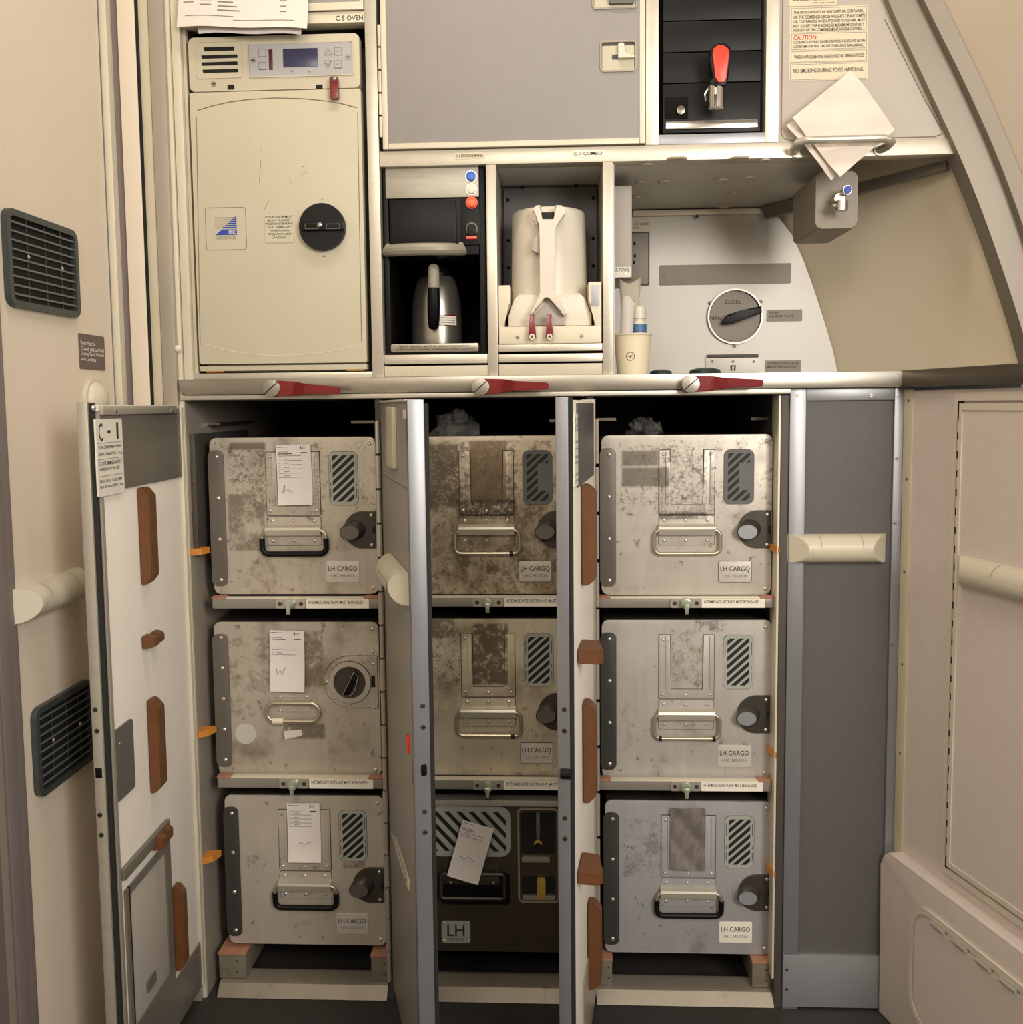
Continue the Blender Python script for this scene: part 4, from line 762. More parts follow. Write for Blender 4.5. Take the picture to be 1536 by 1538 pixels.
# bronze container with a recessed handle and two slots
t = container('bottom_middle', (-0.2680, 0.0255, 0.0715, 0.3491), 'dark bronze container with a recessed handle and slotted lock panel, bottom of the middle compartment', 0, kind='bronze', hstrip=False, base_c=(70, 62, 50), dirt=(52, 46, 38), dirt_amt=0.3, seed=9.7, metal=0.3)
y = YC
r = W.R(600, 1200, 845, 1208, y); MB().box(-0.266, 0.0235, y-0.006, y+0.02, r[2]-0.001, r[3], 'frame_alu', 0.001).build('top_lip', t)
xa, xb, z0, z1 = W.R(644, 1211, 767, 1286, y); m = MB(); m.rrect(xa, xb, z0, z1, y-0.0010, y, 0.02, 'stripe_grey', seg=8)
ia, ib, iz0, iz1 = xa+0.001, xb-0.009, z0+0.010, z1-0.009
for i in range(-4, 12):
    xs = ia-0.06+0.0215*i; p = [(xs, iz1), (xs+0.0095, iz1), (xs+0.0095+0.066, iz0), (xs+0.066, iz0)]
    q = p
    for lim, sg in ((ia, 1), (ib, -1)):
        o = []
        for j in range(len(q)):
            A, B = q[j], q[(j+1) % len(q)]; dA, dB = (A[0]-lim)*sg, (B[0]-lim)*sg
            if dA >= 0: o.append(A)
            if dA*dB < 0: s = dA/(dA-dB); o.append((A[0]+(B[0]-A[0])*s, A[1]+(B[1]-A[1])*s))
        q = o
        if len(q) < 3: break
    if len(q) > 2: m.add([(a, y-0.0013, b) for a, b in q], [tuple(range(len(q)))], 'stripe_black')
for (s, u0, u1, zz) in (('AMBULANCE', 0.02, 0.28, z1-0.0065), ('RED CROSS', 0.68, 0.92, z1-0.0065), ('DRY ICE', 0.02, 0.2, z0+0.003)): pass
m.build('striped_label', t)
xa, xb, z0, z1 = W.R(661, 1303, 766, 1358, y)
hr = MB().frame(xa-0.004, xb+0.005, z0-0.004, z1-0.004, 0.004, y-0.003, y, 0.012, 'bronze').build('handle_recess', t)
MB().rrect(xa, xb, z0, z1-0.008, y-0.0012, y, 0.008, 'black_matte').build('recess_floor', hr)
hbk = MB().rrect(*(W.R(664.5, 1296.5, 750, 1314, y)), y-0.0035, y, 0.003, 'latch_dark', 0.001).build('handle_bracket', t)
MB().box(W.P(664, 1320, y)[0], W.P(750, 1320, y)[0], y-0.004, y, W.P(700, 1327, y)[1], W.P(700, 1314, y)[1], 'bronze', 0.001).build('fold', hbk)
for px in (677, 709, 741): x, z = W.P(px, 1323.5, y); MB().dome(x, z, 0.0024, y-0.004, 0.002, 'rivet').build('rivet', hbk)
xa, xb, z0, z1 = W.R(662, 1313, 757, 1350, y-0.01); MB().tube([(a, y-0.010, b) for a, b in rr(xa, xb, z0, z1, 0.006, 6)], 0.003, 'latch_dark', 16, True).build('bail_handle', t)
xa, xb, z0, z1 = W.R(778, 1213, 840, 1355, y); lp = MB().frame(xa, xb, z0, z1, 0.003, y-0.003, y, 0.009, 'bail').build('lock_panel', t)
MB().rrect(xa+0.0025, xb-0.0025, z0+0.0025, z1-0.0025, y-0.0010, y, 0.007, 'bronze').build('lock_plate', lp)
for rct in ((783, 1219, 834, 1282), (784, 1315, 834, 1347)): q = W.R(*rct, y); MB().rrect(q[0], q[1], q[2], q[3], y-0.0014, y-0.0009, 0.005, 'void').build('slot', lp)
q = W.R(784, 1286, 826, 1293, y); MB().rrect(q[0], q[1], q[2], q[3], y-0.006, y-0.001, 0.002, 'bail', 0.0008).build('slot_lip', lp)
q = W.R(785, 1342.5, 834, 1350, y); MB().rrect(q[0], q[1], q[2], q[3], y-0.006, y-0.001, 0.002, 'bail', 0.0008).build('slot_lip', lp)
q = W.R(805.5, 1220, 811, 1258, y); MB().box(q[0], q[1], y-0.004, y-0.0012, q[2], q[3], 'grey_plastic', 0.0006).build('pin', lp)
x, z = W.P(808, 1263, y); MB().prism([(x-0.0072, z-0.006), (x-0.0072, z-0.002), (x, z+0.006), (x+0.0072, z-0.002), (x+0.0072, z-0.006), (x, z+0.0005)], y-0.005, y-0.001, 'gold', 0.0006).build('arrow_pointer', lp)
q = W.R(807, 1316.5, 819.5, 1347.5, y); MB().rrect(q[0], q[1], q[2], q[3], y-0.009, y-0.001, 0.002, 'gold', 0.0008).build('lock_tab', lp)
xa, xb, z0, z1 = W.R(663, 1383, 706, 1416, y); m = MB(); m.rrect(xa, xb, z0, z1, y-0.0014, y, 0.004, 'stripe_grey', 0.0004); w2, h2 = xb-xa, z1-z0
m.text('LH', xa+w2*0.20, xb-w2*0.20, z0+h2*0.32, z1-h2*0.14, y-0.0018); m.text('342-0010', xa+w2*0.24, xb-w2*0.24, z0+h2*0.13, z0+h2*0.24, y-0.0018, 'hinge_strip'); pl = m.build('nameplate', t)
for a in (xa+0.004, xb-0.004):
    for b in (z0+0.004, z1-0.004): MB().dome(a, b, 0.0026, y-0.0014, 0.0014, 'rivet').build('rivet', pl)
# slips tucked in the card holders
def slip(key, name, label, px, y0=0.0068, curl=0.006, lines=(), tilt=0.0, k='paper', sig=None, logo=True, blank=False, crumple=0.0):
    _, x0, x1, z0, z1 = CONT[key]; a, b, c_, d_ = W.R(*px, YC-0.003)
    cx, cz = (a+b)/2, (c_+d_)/2; ct, st_ = math.cos(tilt), math.sin(tilt); wd, ht = b-a, d_-c_
    def yf(u, v): return YC-y0-curl*max(0, 0.25-v)**2*12-0.0008*math.sin(v*7+u*2)-crumple*(abs(math.sin(u*4.1+v*6.3))+abs(math.sin(u*7.7-v*5.1+1))-0.6)
    def rot(x, z): return cx+(x-cx)*ct-(z-cz)*st_, cz+(x-cx)*st_+(z-cz)*ct
    m = MB(); m.sheet(a, b, c_, d_, yf, k, 14 if crumple else 4, 26 if crumple else 12, 0.0004, lambda u, v, x, z: rot(x, z)); sl_ = None
    def dash(u0, u1, v, hh, kk='ink_grey'):
        vs = []
        for i in range(5):
            u = u0+(u1-u0)*i/4
            for d in (-hh, hh): x, z = rot(a+wd*u, c_+ht*(v+d)); vs.append((x, yf(u, v+d)-0.0004, z))
        m.add(vs, [(2*i, 2*i+1, 2*i+3, 2*i+2) for i in range(4)], kk)
    if not blank:
        dash(0.04, 0.22, 0.965, 0.006); dash(0.24, 0.38, 0.965, 0.004)
        if logo: dash(0.70, 0.735, 0.950, 0.022, 'ink'); dash(0.75, 0.86, 0.962, 0.005); dash(0.75, 0.84, 0.940, 0.004); dash(0.70, 0.90, 0.865, 0.008, 'ink')
        dash(0.06, 0.36, 0.885, 0.004); dash(0.06, 0.46, 0.855, 0.006, 'ink')
        for i, v in enumerate(lines): dash(0.05, 0.74, v, 0.004); dash(0.06, 0.10, v+0.028, 0.003); dash(0.20, 0.36, v+0.028, 0.005)
    if sig:
        pts = [(a+wd*u, YC-y0-0.0010-0.0009, c_+ht*v) for u, v in sig]; m.tube([(rot(p[0], p[2])[0], p[1], rot(p[0], p[2])[1]) for p in pts], 0.0004, 'ink_grey', 5)
    return one(name, m, label, 'paper slip', 'slips in the container card holders')
slip('top_left', 'paper_slip', 'white printed slip with a signature on the topmost left container', (417, 668, 469, 758), lines=(0.82, 0.74, 0.67, 0.60, 0.53, 0.46), sig=((0.14, 0.20), (0.22, 0.34), (0.2, 0.22), (0.3, 0.27), (0.36, 0.22), (0.45, 0.24)), tilt=0.02)
slip('middle_left', 'paper_slip', 'creased slip hanging on the container with the large round black latch', (406, 946, 458, 1038), lines=(0.68, 0.60), sig=((0.20, 0.38), (0.24, 0.28), (0.32, 0.36), (0.36, 0.28), (0.46, 0.40)), curl=0.002, tilt=-0.025)
slip('bottom_left', 'paper_slip', 'lightly printed slip on the bottom left container', (433, 1205, 482, 1292), lines=(0.80, 0.73, 0.66, 0.60), sig=((0.3, 0.30), (0.4, 0.33), (0.5, 0.30), (0.7, 0.34)), tilt=0.01)
slip('bottom_middle', 'paper_slip', 'folded white slip lying aslant over the dark bronze container handle', (683, 1232, 731, 1318), y0=0.014, lines=(0.80, 0.74), sig=((0.2, 0.40), (0.35, 0.36), (0.5, 0.42), (0.7, 0.36)), curl=0.004, tilt=-0.28, logo=False)
slip('bottom_right', 'foil_card', 'crumpled silvery foil card in the holder of the bottom right container', (1006, 1212, 1058, 1304), k='foil', blank=True, curl=0.002, crumple=0.0022)
# clear plastic bags lying on top of two containers
def bag_z(key): return CONT[key][4]
def bag2(key, label, px, wpx, hpx, seed):
    x = W.P(px, 640, 0.15)[0]; sx = wpx/2*1.74/1430; sz = hpx*1.74/1430+0.009; rnd = random.Random(seed); m = MB(); vs = []; n1, n2 = 8, 18; z = bag_z(key)
    for i in range(n1+1):
        ph = math.pi/2*i/n1
        for j in range(n2):
            th = 2*math.pi*j/n2; q = 1+rnd.uniform(-0.34, 0.16); vs.append((x+sx*math.cos(ph)*math.cos(th)*q, 0.15+0.07*math.cos(ph)*math.sin(th)*q, z-0.0015+(sz*math.sin(ph)*q if i else 0)))
    m.add(vs, [(i*n2+j, i*n2+(j+1) % n2, (i+1)*n2+(j+1) % n2, (i+1)*n2+j) for i in range(n1) for j in range(n2)]+[tuple(range(n2-1, -1, -1))], 'film')
    one('plastic_bag', m, label, 'bag', 'clear plastic bags on the topmost containers')
bag2('top_middle', 'clear crumpled plastic bag on the stained topmost middle container', 684, 72, 30, 3)
bag2('top_right', 'clear plastic bag lying on the topmost right container', 968, 56, 16, 5)
# ================================================================== upper cabinet: frame, locker doors, niche shell
up = thing('upper_cabinet', 'upper galley cabinet frame with appliance bays and grey locker doors, above the worktop', 'cabinet', (0.0, 0.0, 1.0925))
ZC, ZTOP = 1.0925, 1.98
def vx(px, py, y=0.0): return W.P(px, py, y)[0]
def vz(px, py, y=0.0): return W.P(px, py, y)[1]
XL0, XL1 = vx(263, 200), vx(276, 200)
XD0, XD1 = -0.3040, -0.2850; XE0, XE1 = -0.1105, -0.0940; XF0, XF1 = 0.0800, 0.0965
ZR0, ZR1 = 1.4353, 1.4600                      # horizontal rail
def part(nm, x0, x1, y0, y1, z0, z1, k, bev=0.001, parent=None): return MB().box(x0, x1, y0, y1, z0, z1, k, bev).build(nm, parent or up)
part('post', XL0, XL1, 0.0, 0.45, ZC, ZTOP, 'beige_trim')
part('lining', XL1+0.0005, XL1+0.006, 0.008, 0.42, ZC, ZTOP, 'jamb_tan')
part('gap_shade', XL1+0.0062, vx(293, 300), 0.018, 0.021, ZC, vz(415, 34), 'void', 0); part('bay_shade', XL1+0.0085, XL1+0.0095, 0.025, 0.44, ZC, ZTOP, 'void', 0); part('bay_shade', XD0-0.0012, XD0-0.0002, 0.012, 0.44, ZC, ZTOP, 'void', 0)  # black sheets that paint the shade in the gaps beside the oven
part('post', XD0, XD1, 0.0, 0.45, ZC, ZTOP, 'frame_alu')
part('post', XE0, XE1, 0.0, 0.43, ZC, ZR0-0.0002, 'frame_alu')
part('post', XF0, XF1, 0.0, 0.43, ZC, ZR0-0.0002, 'frame_alu')
xr = 0.664
m = MB(); m.box(XD1+0.0002, xr, 0.0, 0.03, ZR0, ZR1, 'frame_alu', 0.0012); m.build('shelf_rail', up)
part('shelf', XD1+0.0002, 0.50, 0.03, 0.45, ZR0+0.001, ZR1-0.004, 'white_panel')
part('back_panel', XL0, 0.52, 0.45, 0.46, ZC, ZTOP, 'void')
part('sill_rail', XL1, XD0, 0.002, 0.03, ZC-0.0002, vz(410, 559.5), 'frame_alu')
# over the oven: name rail and the edge of another locker
zo0, zo1 = vz(500, 34), vz(500, 17)
orail = part('shelf_rail', XL1, XD0-0.0002, 0.001, 0.03, zo0, zo1, 'beige_trim')
m = MB(); a, b, c_, d_ = W.R(504, 23, 545, 30.5, 0.0005); m.text('C-5 OVEN', a, b, c_, d_, 0.0006); m.build('bay_name', orail)
part('shelf', XL1, XD0-0.0002, 0.03, 0.45, zo0+0.002, zo0+0.010, 'void')  # shelf coloured black to hold the shade above the oven
lk = part('locker_door', XL1+0.002, XD0-0.001, 0.000, 0.02, zo1+0.0008, ZTOP, 'grey_panel')
m = MB(); m.box(XL1+0.002, XD0-0.001, -0.003, 0.001, zo1+0.001, zo1+0.013, 'beige_trim', 0.001); m.build('edging', lk)
m = MB(); m.box(XD0-0.008, XD0-0.001, -0.0028, 0.001, zo1+0.0132, ZTOP, 'beige_trim', 0.001); m.build('edging', lk)
# big grey locker door
x0, x1 = vx(573, 100), vx(968.5, 100); z0 = vz(770, 221)
lk = part('locker_door', x0+0.004, x1-0.002, -0.001, 0.018, z0+0.002, ZTOP, 'grey_panel')
e = 0.009
for (a, b, c_, d_) in ((x0, x0+e, z0, ZTOP), (x1-e, x1, z0, ZTOP), (x0+e+0.0002, x1-e-0.0002, z0, z0+e)):
    MB().box(a, b, -0.0045, 0.016, c_, d_, 'beige_trim', 0.0012).build('edging', lk)
for i in range(5): z = z0+0.02+0.036*i; MB().cyl((x0-0.003, -0.001, z), (x0-0.003, -0.001, z+0.033), 0.0028, 'beige_trim', seg=8).build('hinge_knuckle', lk)
def locker_latch(px0, py0, px1, py1, full):
    a, b, c_, d_ = W.R(px0, py0, px1, py1, -0.001); fr_ = MB().frame(a, b, c_, d_, 0.0028, -0.0032, 0.0, 0.006, 'jamb_grey').build('latch_frame', lk)
    MB().rrect(a+0.0025, b-0.0025, c_+0.0025, d_-0.0025, -0.0014, 0.0, 0.004, 'interior').build('latch_recess', fr_)
    MB().rrect(a+0.0035, b-0.004, c_+0.003, d_-0.008, -0.0022, -0.001, 0.002, 'oven', 0.0004).build('latch_base', fr_)
    if full:
        m = MB(); q = W.R(928, 65, 940, 88, -0.006); m.prism([(q[0], q[2]), (q[0], q[3]-0.002), (q[0]+0.004, q[3]), (q[0]+0.010, q[3]-0.001), (q[0]+0.011, q[2]+0.006), (q[1]+0.013, q[2]+0.004), (q[1]+0.013, q[2])], -0.011, -0.003, 'white', 0.001); m.build('latch_hook', fr_)
        q = W.R(919, 82, 929, 89, -0.0025); MB().box(q[0], q[1], -0.0030, -0.002, q[2], q[3], 'grille').build('indicator_window', fr_)
    else:
        q = W.R(914, 0, 952, 7, -0.003); MB().rrect(q[0], q[1], q[2], q[3]+0.02, -0.009, -0.002, 0.003, 'grey_plastic', 0.001).build('latch_tab', fr_)
locker_latch(901, 61, 956, 108, True); locker_latch(889, -40, 957, 14, False)
# boiler bay posts and ledge, right-hand grey panel
part('post', x1+0.0012, vx(989, 100), 0.0, 0.40, ZR1+0.0002, ZTOP, 'frame_alu'); part('post', vx(1150, 100), vx(1170, 100), 0.0, 0.40, ZR1+0.0002, ZTOP, 'frame_alu')
part('ledge', vx(989, 190)+0.0003, vx(1150, 190)-0.0003, 0.001, 0.40, ZR1+0.0002, vz(1070, 200.5), 'kick')
P0, P1 = vx(1170, 100)+0.0003, None
pl = MB().prism([(P0, ZR1+0.0003), (vx(1432, 205)-0.002, ZR1+0.0003)]+[(a+0.004, b) for a, b in ((lambda q: q)([W.P(*p, 0.0) for p in ((1405, 150), (1372, 88), (1335, 0), (1270, -160))]))]+[(0.40, ZTOP), (P0, ZTOP)], 0.004, 0.02, 'panel_light').build('end_panel', up)
m = MB(); s = W.R(1174, 0, 1400, 208, 0.003); r = 0.012
m.tube([(s[0], 0.0042, 1.78), (s[0], 0.0042, s[2]+r), (s[0]+r*0.3, 0.0042, s[2]+r*0.3), (s[0]+r, 0.0042, s[2]), (vx(1405, 200), 0.0042, s[2]), (vx(1416, 200), 0.0042, s[2]+0.004), (vx(1416, 190), 0.0042, s[2]+0.010), (vx(1390, 140), 0.0042, vz(1390, 148)), (vx(1330, 30), 0.0042, vz(1330, 28))], 0.0010, 'oven_line', 6); m.build('panel_groove', pl)
# name placards on the rail
rail_y = -0.0006
m = MB(); a, b, c_, d_ = W.R(859, 226, 907, 236, rail_y); m.box(a, b, rail_y, 0.0004, c_, d_, 'placard_white'); m.text('C-7 COMBO', a+0.003, b-0.003, c_+0.0028, d_-0.0022, rail_y-0.0003); m.build('bay_name', up)
m = MB(); a, b, c_, d_ = W.R(683, 229.5, 727, 239, rail_y); m.box(a, b, rail_y, 0.0004, c_, d_, 'placard'); m.text('C-6 BEVERAGE MAKER', a+0.002, b-0.002, c_+0.003, d_-0.0024, rail_y-0.0003); m.build('bay_name', up)
# panels under coffee maker and kettle
for (xa, xb, py) in ((XD1, XE0, (532, 546, 549, 565)), (XE1, XF0, (516, 527, 531, 543, 546, 565))):
    xm = 650 if xa < -0.2 else 825; zz = [vz(xm, p) for p in py]
    for i in range(0, len(py), 2): part('strip_panel', xa+0.0008, xb-0.0008, 0.004 if i % 4 == 0 else 0.003, 0.03, max(zz[i+1], ZC+0.0002), zz[i], 'frame_alu' if i < len(py)-2 else 'oven', 0.0008)
# bay walls
part('bay_back', XD1, XE0, 0.34, 0.35, ZC, ZR0, 'interior'); 
part('bay_back', XE1+0.0005, XF0-0.0005, 0.165, 0.18, ZC, ZR0, 'interior')
a, b, c_, d_ = W.R(757, 282, 896, 500, 0.155); kp = MB().rrect(a, b, c_, d_, 0.158, 0.164, 0.004, 'grey_dark_panel', 0.0008).build('kettle_panel', up)
for px, py in ((762, 300), (891, 297), (763, 361), (891, 358), (763, 402), (891, 399), (785, 281), (865, 279)):
    x, z = W.P(px, py, 0.155); MB().disc(x, z, 0.0030, 0.1565, 0.158, 'black_matte', 12).build('screw', kp)
# niche: back panel, left wall, plugs in its ceiling
YBK = 0.40
part('niche_side', XF1+0.0002, XF1+0.003, 0.01, YBK, ZC, ZR0, 'white_panel')
pe = [W.P(*p, YBK) for p in ((924, 322), (1158, 318), (1186, 355), (1202, 392), (1218, 436), (1233, 483), (1246, 527), (1256, 575), (924, 575))]
bp = MB().prism([(XF1+0.0032, ZR0-0.001)]+[(x+0.006, min(z, ZR0-0.001)) for x, z in pe[1:-1]]+[(XF1+0.0032, pe[-1][1])], YBK, YBK+0.01, 'white_panel').build('niche_back', up)
fl = W.R(950, 313, 1168, 324, YBK-0.002); MB().box(fl[0], fl[1]+0.01, YBK-0.012, YBK-0.0002, fl[2], ZR0-0.0012, 'beige_trim', 0.002).build('flange', bp)
for px, py in ((1047, 325), (1151, 323)): x, z = W.P(px, py, YBK-0.012); MB().dome(x, z, 0.004, YBK-0.012, 0.003, 'grey_plastic').build('screw', bp)
for (px, py, wpx) in ((1016, 239, 30), (1110, 238, 28), (1148, 240.5, 18), (971, 247, 18), (961, 274, 16), (998, 273.5, 20), (1083, 271.5, 22), (1124, 267, 16), (1103, 290, 15), (955, 296, 13), (1087, 310, 15)):
    d = CF + CR*((px-PPX)/FPX) - CU*((py-PPY)/FPX); t_ = (ZR0-CAM.z)/d.z; q = CAM+d*t_; r = wpx/2*d.length*0+wpx/2*(q.y-CAM.y)/FPX
    m = MB(); m.lathe([(r*0.9, ZR0-0.0025), (r, ZR0-0.0012), (r, ZR0+0.0008)], q.x, q.y, 'jamb_tan', 20); m.build('ceiling_plug', up)
# blank plate, valve label, drain hatch on the niche back
yb = YBK-0.0005
a, b, c_, d_ = W.R(990.5, 397, 1187, 427, yb); p_ = MB().rrect(a, b, c_, d_, yb-0.002, yb+0.0004, 0.002, 'placard_grey', 0.0006).build('blank_plate', bp)
for px, py in ((996, 414), (1181.5, 410)): x, z = W.P(px, py, yb); MB().disc(x, z, 0.003, yb-0.0030, yb-0.0019, 'latch_dark', 12).build('screw', p_)
def label_plate(px, lines):
    a, b, c_, d_ = W.R(*px, yb); m = MB(); m.box(a, b, yb-0.0012, yb+0.0004, c_, d_, 'placard_grey'); h = (d_-c_)
    for i, (s, u) in enumerate(lines): m.text(s, a+(b-a)*0.06, a+(b-a)*u, d_-h*(0.36+0.30*i), d_-h*(0.16+0.30*i), yb-0.0015)
    m.build('placard', bp)
label_plate((1151, 465, 1204, 482.5), (('WATER', 0.33), ('SHUTOFF VALVE', 0.76)))
label_plate((1149, 541, 1202, 558), (('WATER DRAIN VALVE', 0.94), ('MAINTENANCE ONLY', 0.9)))
vp = thing('shutoff_valve', 'round water shutoff valve dial with a black lever on the niche back wall', 'valve', (0, YBK, 0)); 
cx, cz = W.P(1103, 475.5, yb); r = 40.5*1.98/1430
MB().annulus(cx, cz, r*0.94, r, yb-0.008, yb, 'screw').build('bezel', vp)
MB().disc(cx, cz, r*0.93, yb-0.001, yb+0.0004, 'latch_dark', 40).build('recess', vp)
m = MB(); dxc = cx-r*0.08; m.disc(dxc, cz-r*0.02, r*0.84, yb-0.003, yb-0.001, 'placard_grey', 40); m.text('CLOSE', cx-r*0.36, cx+r*0.20, cz+r*0.46, cz+r*0.60, yb-0.0033); m.text('OPEN', cx-r*0.92, cx-r*0.50, cz-r*0.13, cz+r*0.01, yb-0.0033); m.build('dial', vp)
m = MB(); lv = [W.P(*p, yb) for p in ((1082, 484), (1090, 474), (1108, 468), (1140, 461), (1141, 471), (1112, 482), (1098, 487), (1084, 488))]; m.prism(lv, yb-0.024, yb-0.004, 'black', 0.004); m.build('lever', vp)
for px, py in ((1065.5, 455), (1142, 453.5), (1102.5, 520)): x, z = W.P(px, py, yb); MB().disc(x, z, 0.0036, yb-0.0018, yb+0.0003, 'latch_dark', 14).build('screw', vp)
dh = thing('drain_hatch', 'small white hinged water drain flap at the foot of the niche back wall', 'hatch', (0, YBK, ZC))
a, b, c_, d_ = W.R(1059, 536, 1141, 575, yb); MB().rrect(a, b, max(c_, ZC), d_, yb-0.004, yb, 0.002, 'white_panel', 0.0006).build('flap', dh)
q = W.R(1061.5, 532.5, 1137.5, 537, yb); MB().cyl((q[0], yb-0.004, (q[2]+q[3])/2), (q[1], yb-0.004, (q[2]+q[3])/2), 0.0036, 'grey_plastic', seg=10).build('hinge', dh)
for px in (1069, 1100, 1131): x, z = W.P(px, 543, yb); MB().disc(x, z, 0.0026, yb-0.0052, yb-0.0039, 'latch_dark', 12).build('screw', dh)
x, z = W.P(1100, 552, yb); MB().tube([(x-0.003, yb-0.006, z-0.006), (x-0.004, yb-0.007, z+0.004), (x+0.004, yb-0.007, z+0.004), (x+0.003, yb-0.006, z-0.006)], 0.0014, 'latch_dark', 8).build('catch', dh)
# ================================================================== oven
ov = thing('oven', 'cream galley oven with a black door knob and red safety latch, upper left', 'oven', (-0.45, 0.0, ZC))
YO = 0.003
ox0, ox1 = vx(291.5, 300, YO), vx(545.5, 300, YO)
zt, zs = vz(415, 53, YO), vz(415, 134.5, YO); zd0 = vz(415, 545.5, YO); zb0 = vz(415, 557, YO)
MB().box(ox0+0.004, ox1-0.004, YO+0.02, 0.44, zb0-0.0005, zt-0.004, 'oven', 0.004).build('body', ov)
fa = MB().rrect(ox0, ox1-0.001, zs, zt, YO, YO+0.022, 0.008, 'oven', 0.002).build('control_fascia', ov)
vp_ = W.R(294.5, 62, 364.5, 117.5, YO); vb = MB().frame(*vp_, 0.0012, YO-0.0012, YO+0.001, 0.005, 'oven').build('vent_bezel', fa)
for q in ((306.5, 70.5, 351.5, 76.5), (302.5, 82.5, 356.5, 87.5), (303, 93, 356.5, 98), (304.5, 104, 357.5, 109)):
    a, b, c_, d_ = W.R(*q, YO); MB().prism([(a, d_), (b, d_), (b+0.0005, c_), (a+0.001, c_)], YO-0.0006, YO+0.0006, 'slot').build('vent_slot', vb)
cp = W.R(372.5, 63.5, 531, 115, YO); MB().frame(cp[0], cp[1], cp[2], cp[3], 0.0016, YO-0.0016, YO, 0.004, 'oven').build('panel_rim', fa)
q = W.R(374.5, 65, 528, 114.5, YO); pn = MB().rrect(*q, YO-0.0012, YO+0.0003, 0.003, 'ctrl_panel').build('control_panel', fa)
q = W.R(425.5, 73, 477.5, 101, YO); MB().box(q[0], q[1], YO-0.0018, YO-0.001, q[2], q[3], 'lcd', 0.0003).build('display', pn)
q = W.R(404, 74.5, 410, 105.5, YO); MB().box(q[0], q[1], YO-0.0016, YO-0.001, q[2], q[3], 'led', 0.0003).build('led_bar', pn)
for kind, px, py in (('u', 492.5, 78), ('s', 508, 77.5), ('d', 492.5, 96.5), ('s', 508, 97), ('s', 394.5, 80), ('s', 394.5, 99.5)):
    x, z = W.P(px, py, YO); e = 0.0062; m = MB()
    if kind == 's': m.rrect(x-e, x+e, z-e, z+e, YO-0.0018, YO-0.001, 0.0012, 'hinge_strip'); m.rrect(x-e*0.88, x+e*0.88, z-e*0.88, z+e*0.88, YO-0.0021, YO-0.0017, 0.001, 'ctrl_panel')
    else:
        s = 1 if kind == 'u' else -1; T = lambda f: [(x-e*1.1*f, z-s*e*0.9*f), (x+e*1.1*f, z-s*e*0.9*f), (x, z+s*e*1.1*f)]
        m.prism(T(1), YO-0.0018, YO-0.001, 'hinge_strip'); m.prism(T(0.82), YO-0.0021, YO-0.0017, 'ctrl_panel')
    m.text({'u': 'UP', 'd': 'DN'}.get(kind, 'SET'), x-e*0.4, x+e*0.4, z-e*0.2, z+e*0.15, YO-0.0024, 'hinge_strip') if px > 480 else None
    m.build('button', pn)
for px, py in ((380.5, 91), (522.5, 86)): x, z = W.P(px, py, YO); screw(W, pn, x, z, YO-0.0012, 0.0042)
for px in (439, 465): x, z = W.P(px, 107, YO); MB().dome(x, z, 0.002, YO-0.0012, 0.002, 'rivet').build('switch', pn)
x, z = W.P(321, 126, YO); screw(W, fa, x, z, YO, 0.0042)
for px in (347, 479.5): q = W.R(px-5, 127, px+5, 134.5, YO); MB().box(q[0], q[1], YO-0.0006, YO+0.002, q[2], q[3], 'slot').build('hinge_notch', fa)
od = MB().rrect(ox0, ox1, zd0, zs-0.0022, YO-0.002, YO+0.020, 0.003, 'oven', 0.0016).build('door', ov)
yd = YO-0.002
m = MB(); m.tube([(W.P(*p, yd)[0], yd-0.0001, W.P(*p, yd)[1]) for p in ((297, 165.5), (320, 158.5), (345, 153), (375, 149), (415, 146.8), (455, 148), (490, 151.5), (515, 156), (536, 161.5))], 0.0007, 'oven_line', 6); m.build('arc_groove', od)
m = MB(); m.tube([(W.P(*p, yd)[0], yd-0.0001, W.P(*p, yd)[1]) for p in ((309, 517.5), (335, 525), (370, 531.5), (410, 534), (450, 533), (490, 529), (535, 520))], 0.0006, 'white', 6); m.build('arc_groove', od)
for px0, px1 in ((295, 301), (537, 543)): m = MB(); m.tube([(vx(px0, 170, yd), yd-0.0001, vz(415, 172, yd)), (vx(px1, 520, yd), yd-0.0001, vz(415, 515, yd))], 0.0006, 'oven_line', 6); m.build('side_groove', od)
for sc_ in (((392, 240), (389.5, 275)), ((403.5, 302), (397, 315)), ((394, 223), (391.5, 226.5)), ((453, 250.8), (457.5, 250.3)), ((472.5, 249.6), (475, 249.2)), ((439, 238), (438.4, 243)), ((434, 270), (439, 276)), ((372.5, 211), (373.5, 212)), ((446, 316), (449, 319)), ((446, 540), (449, 541))):
    (xa_, za_), (xb_, zb_) = W.P(*sc_[0], yd), W.P(*sc_[1], yd); MB().tube([(xa_, yd, za_), (xb_, yd, zb_)], 0.00035, 'oven_line', 5).build('scratch', od)
q = W.R(309, 311.5, 370, 375.5, yd); lp = MB().frame(*q, 0.0007, yd-0.0005, yd+0.001, 0.004, 'oven_line').build('badge', od)
m = MB(); q = W.R(323, 325, 355.5, 353, yd); a, b, c_, d_ = q; hh = (d_-c_)
m.prism([(a, c_), (b, c_), (b, c_+hh*0.30), (a+(b-a)*0.33, c_+hh*0.30)], yd-0.0006, yd+0.0003, 'logo_blue')
for i in range(6):
    zz = c_+hh*(0.36+0.11*i); xs = a+(b-a)*(0.36+0.115*i)
    m.box(xs, b, yd-0.0006, yd+0.0003, zz, zz+hh*0.065, 'logo_blue')
    if i < 6: m.box(a, xs-0.0006, yd-0.0006, yd+0.0003, zz+hh*0.01, zz+hh*0.035, 'logo_grey')
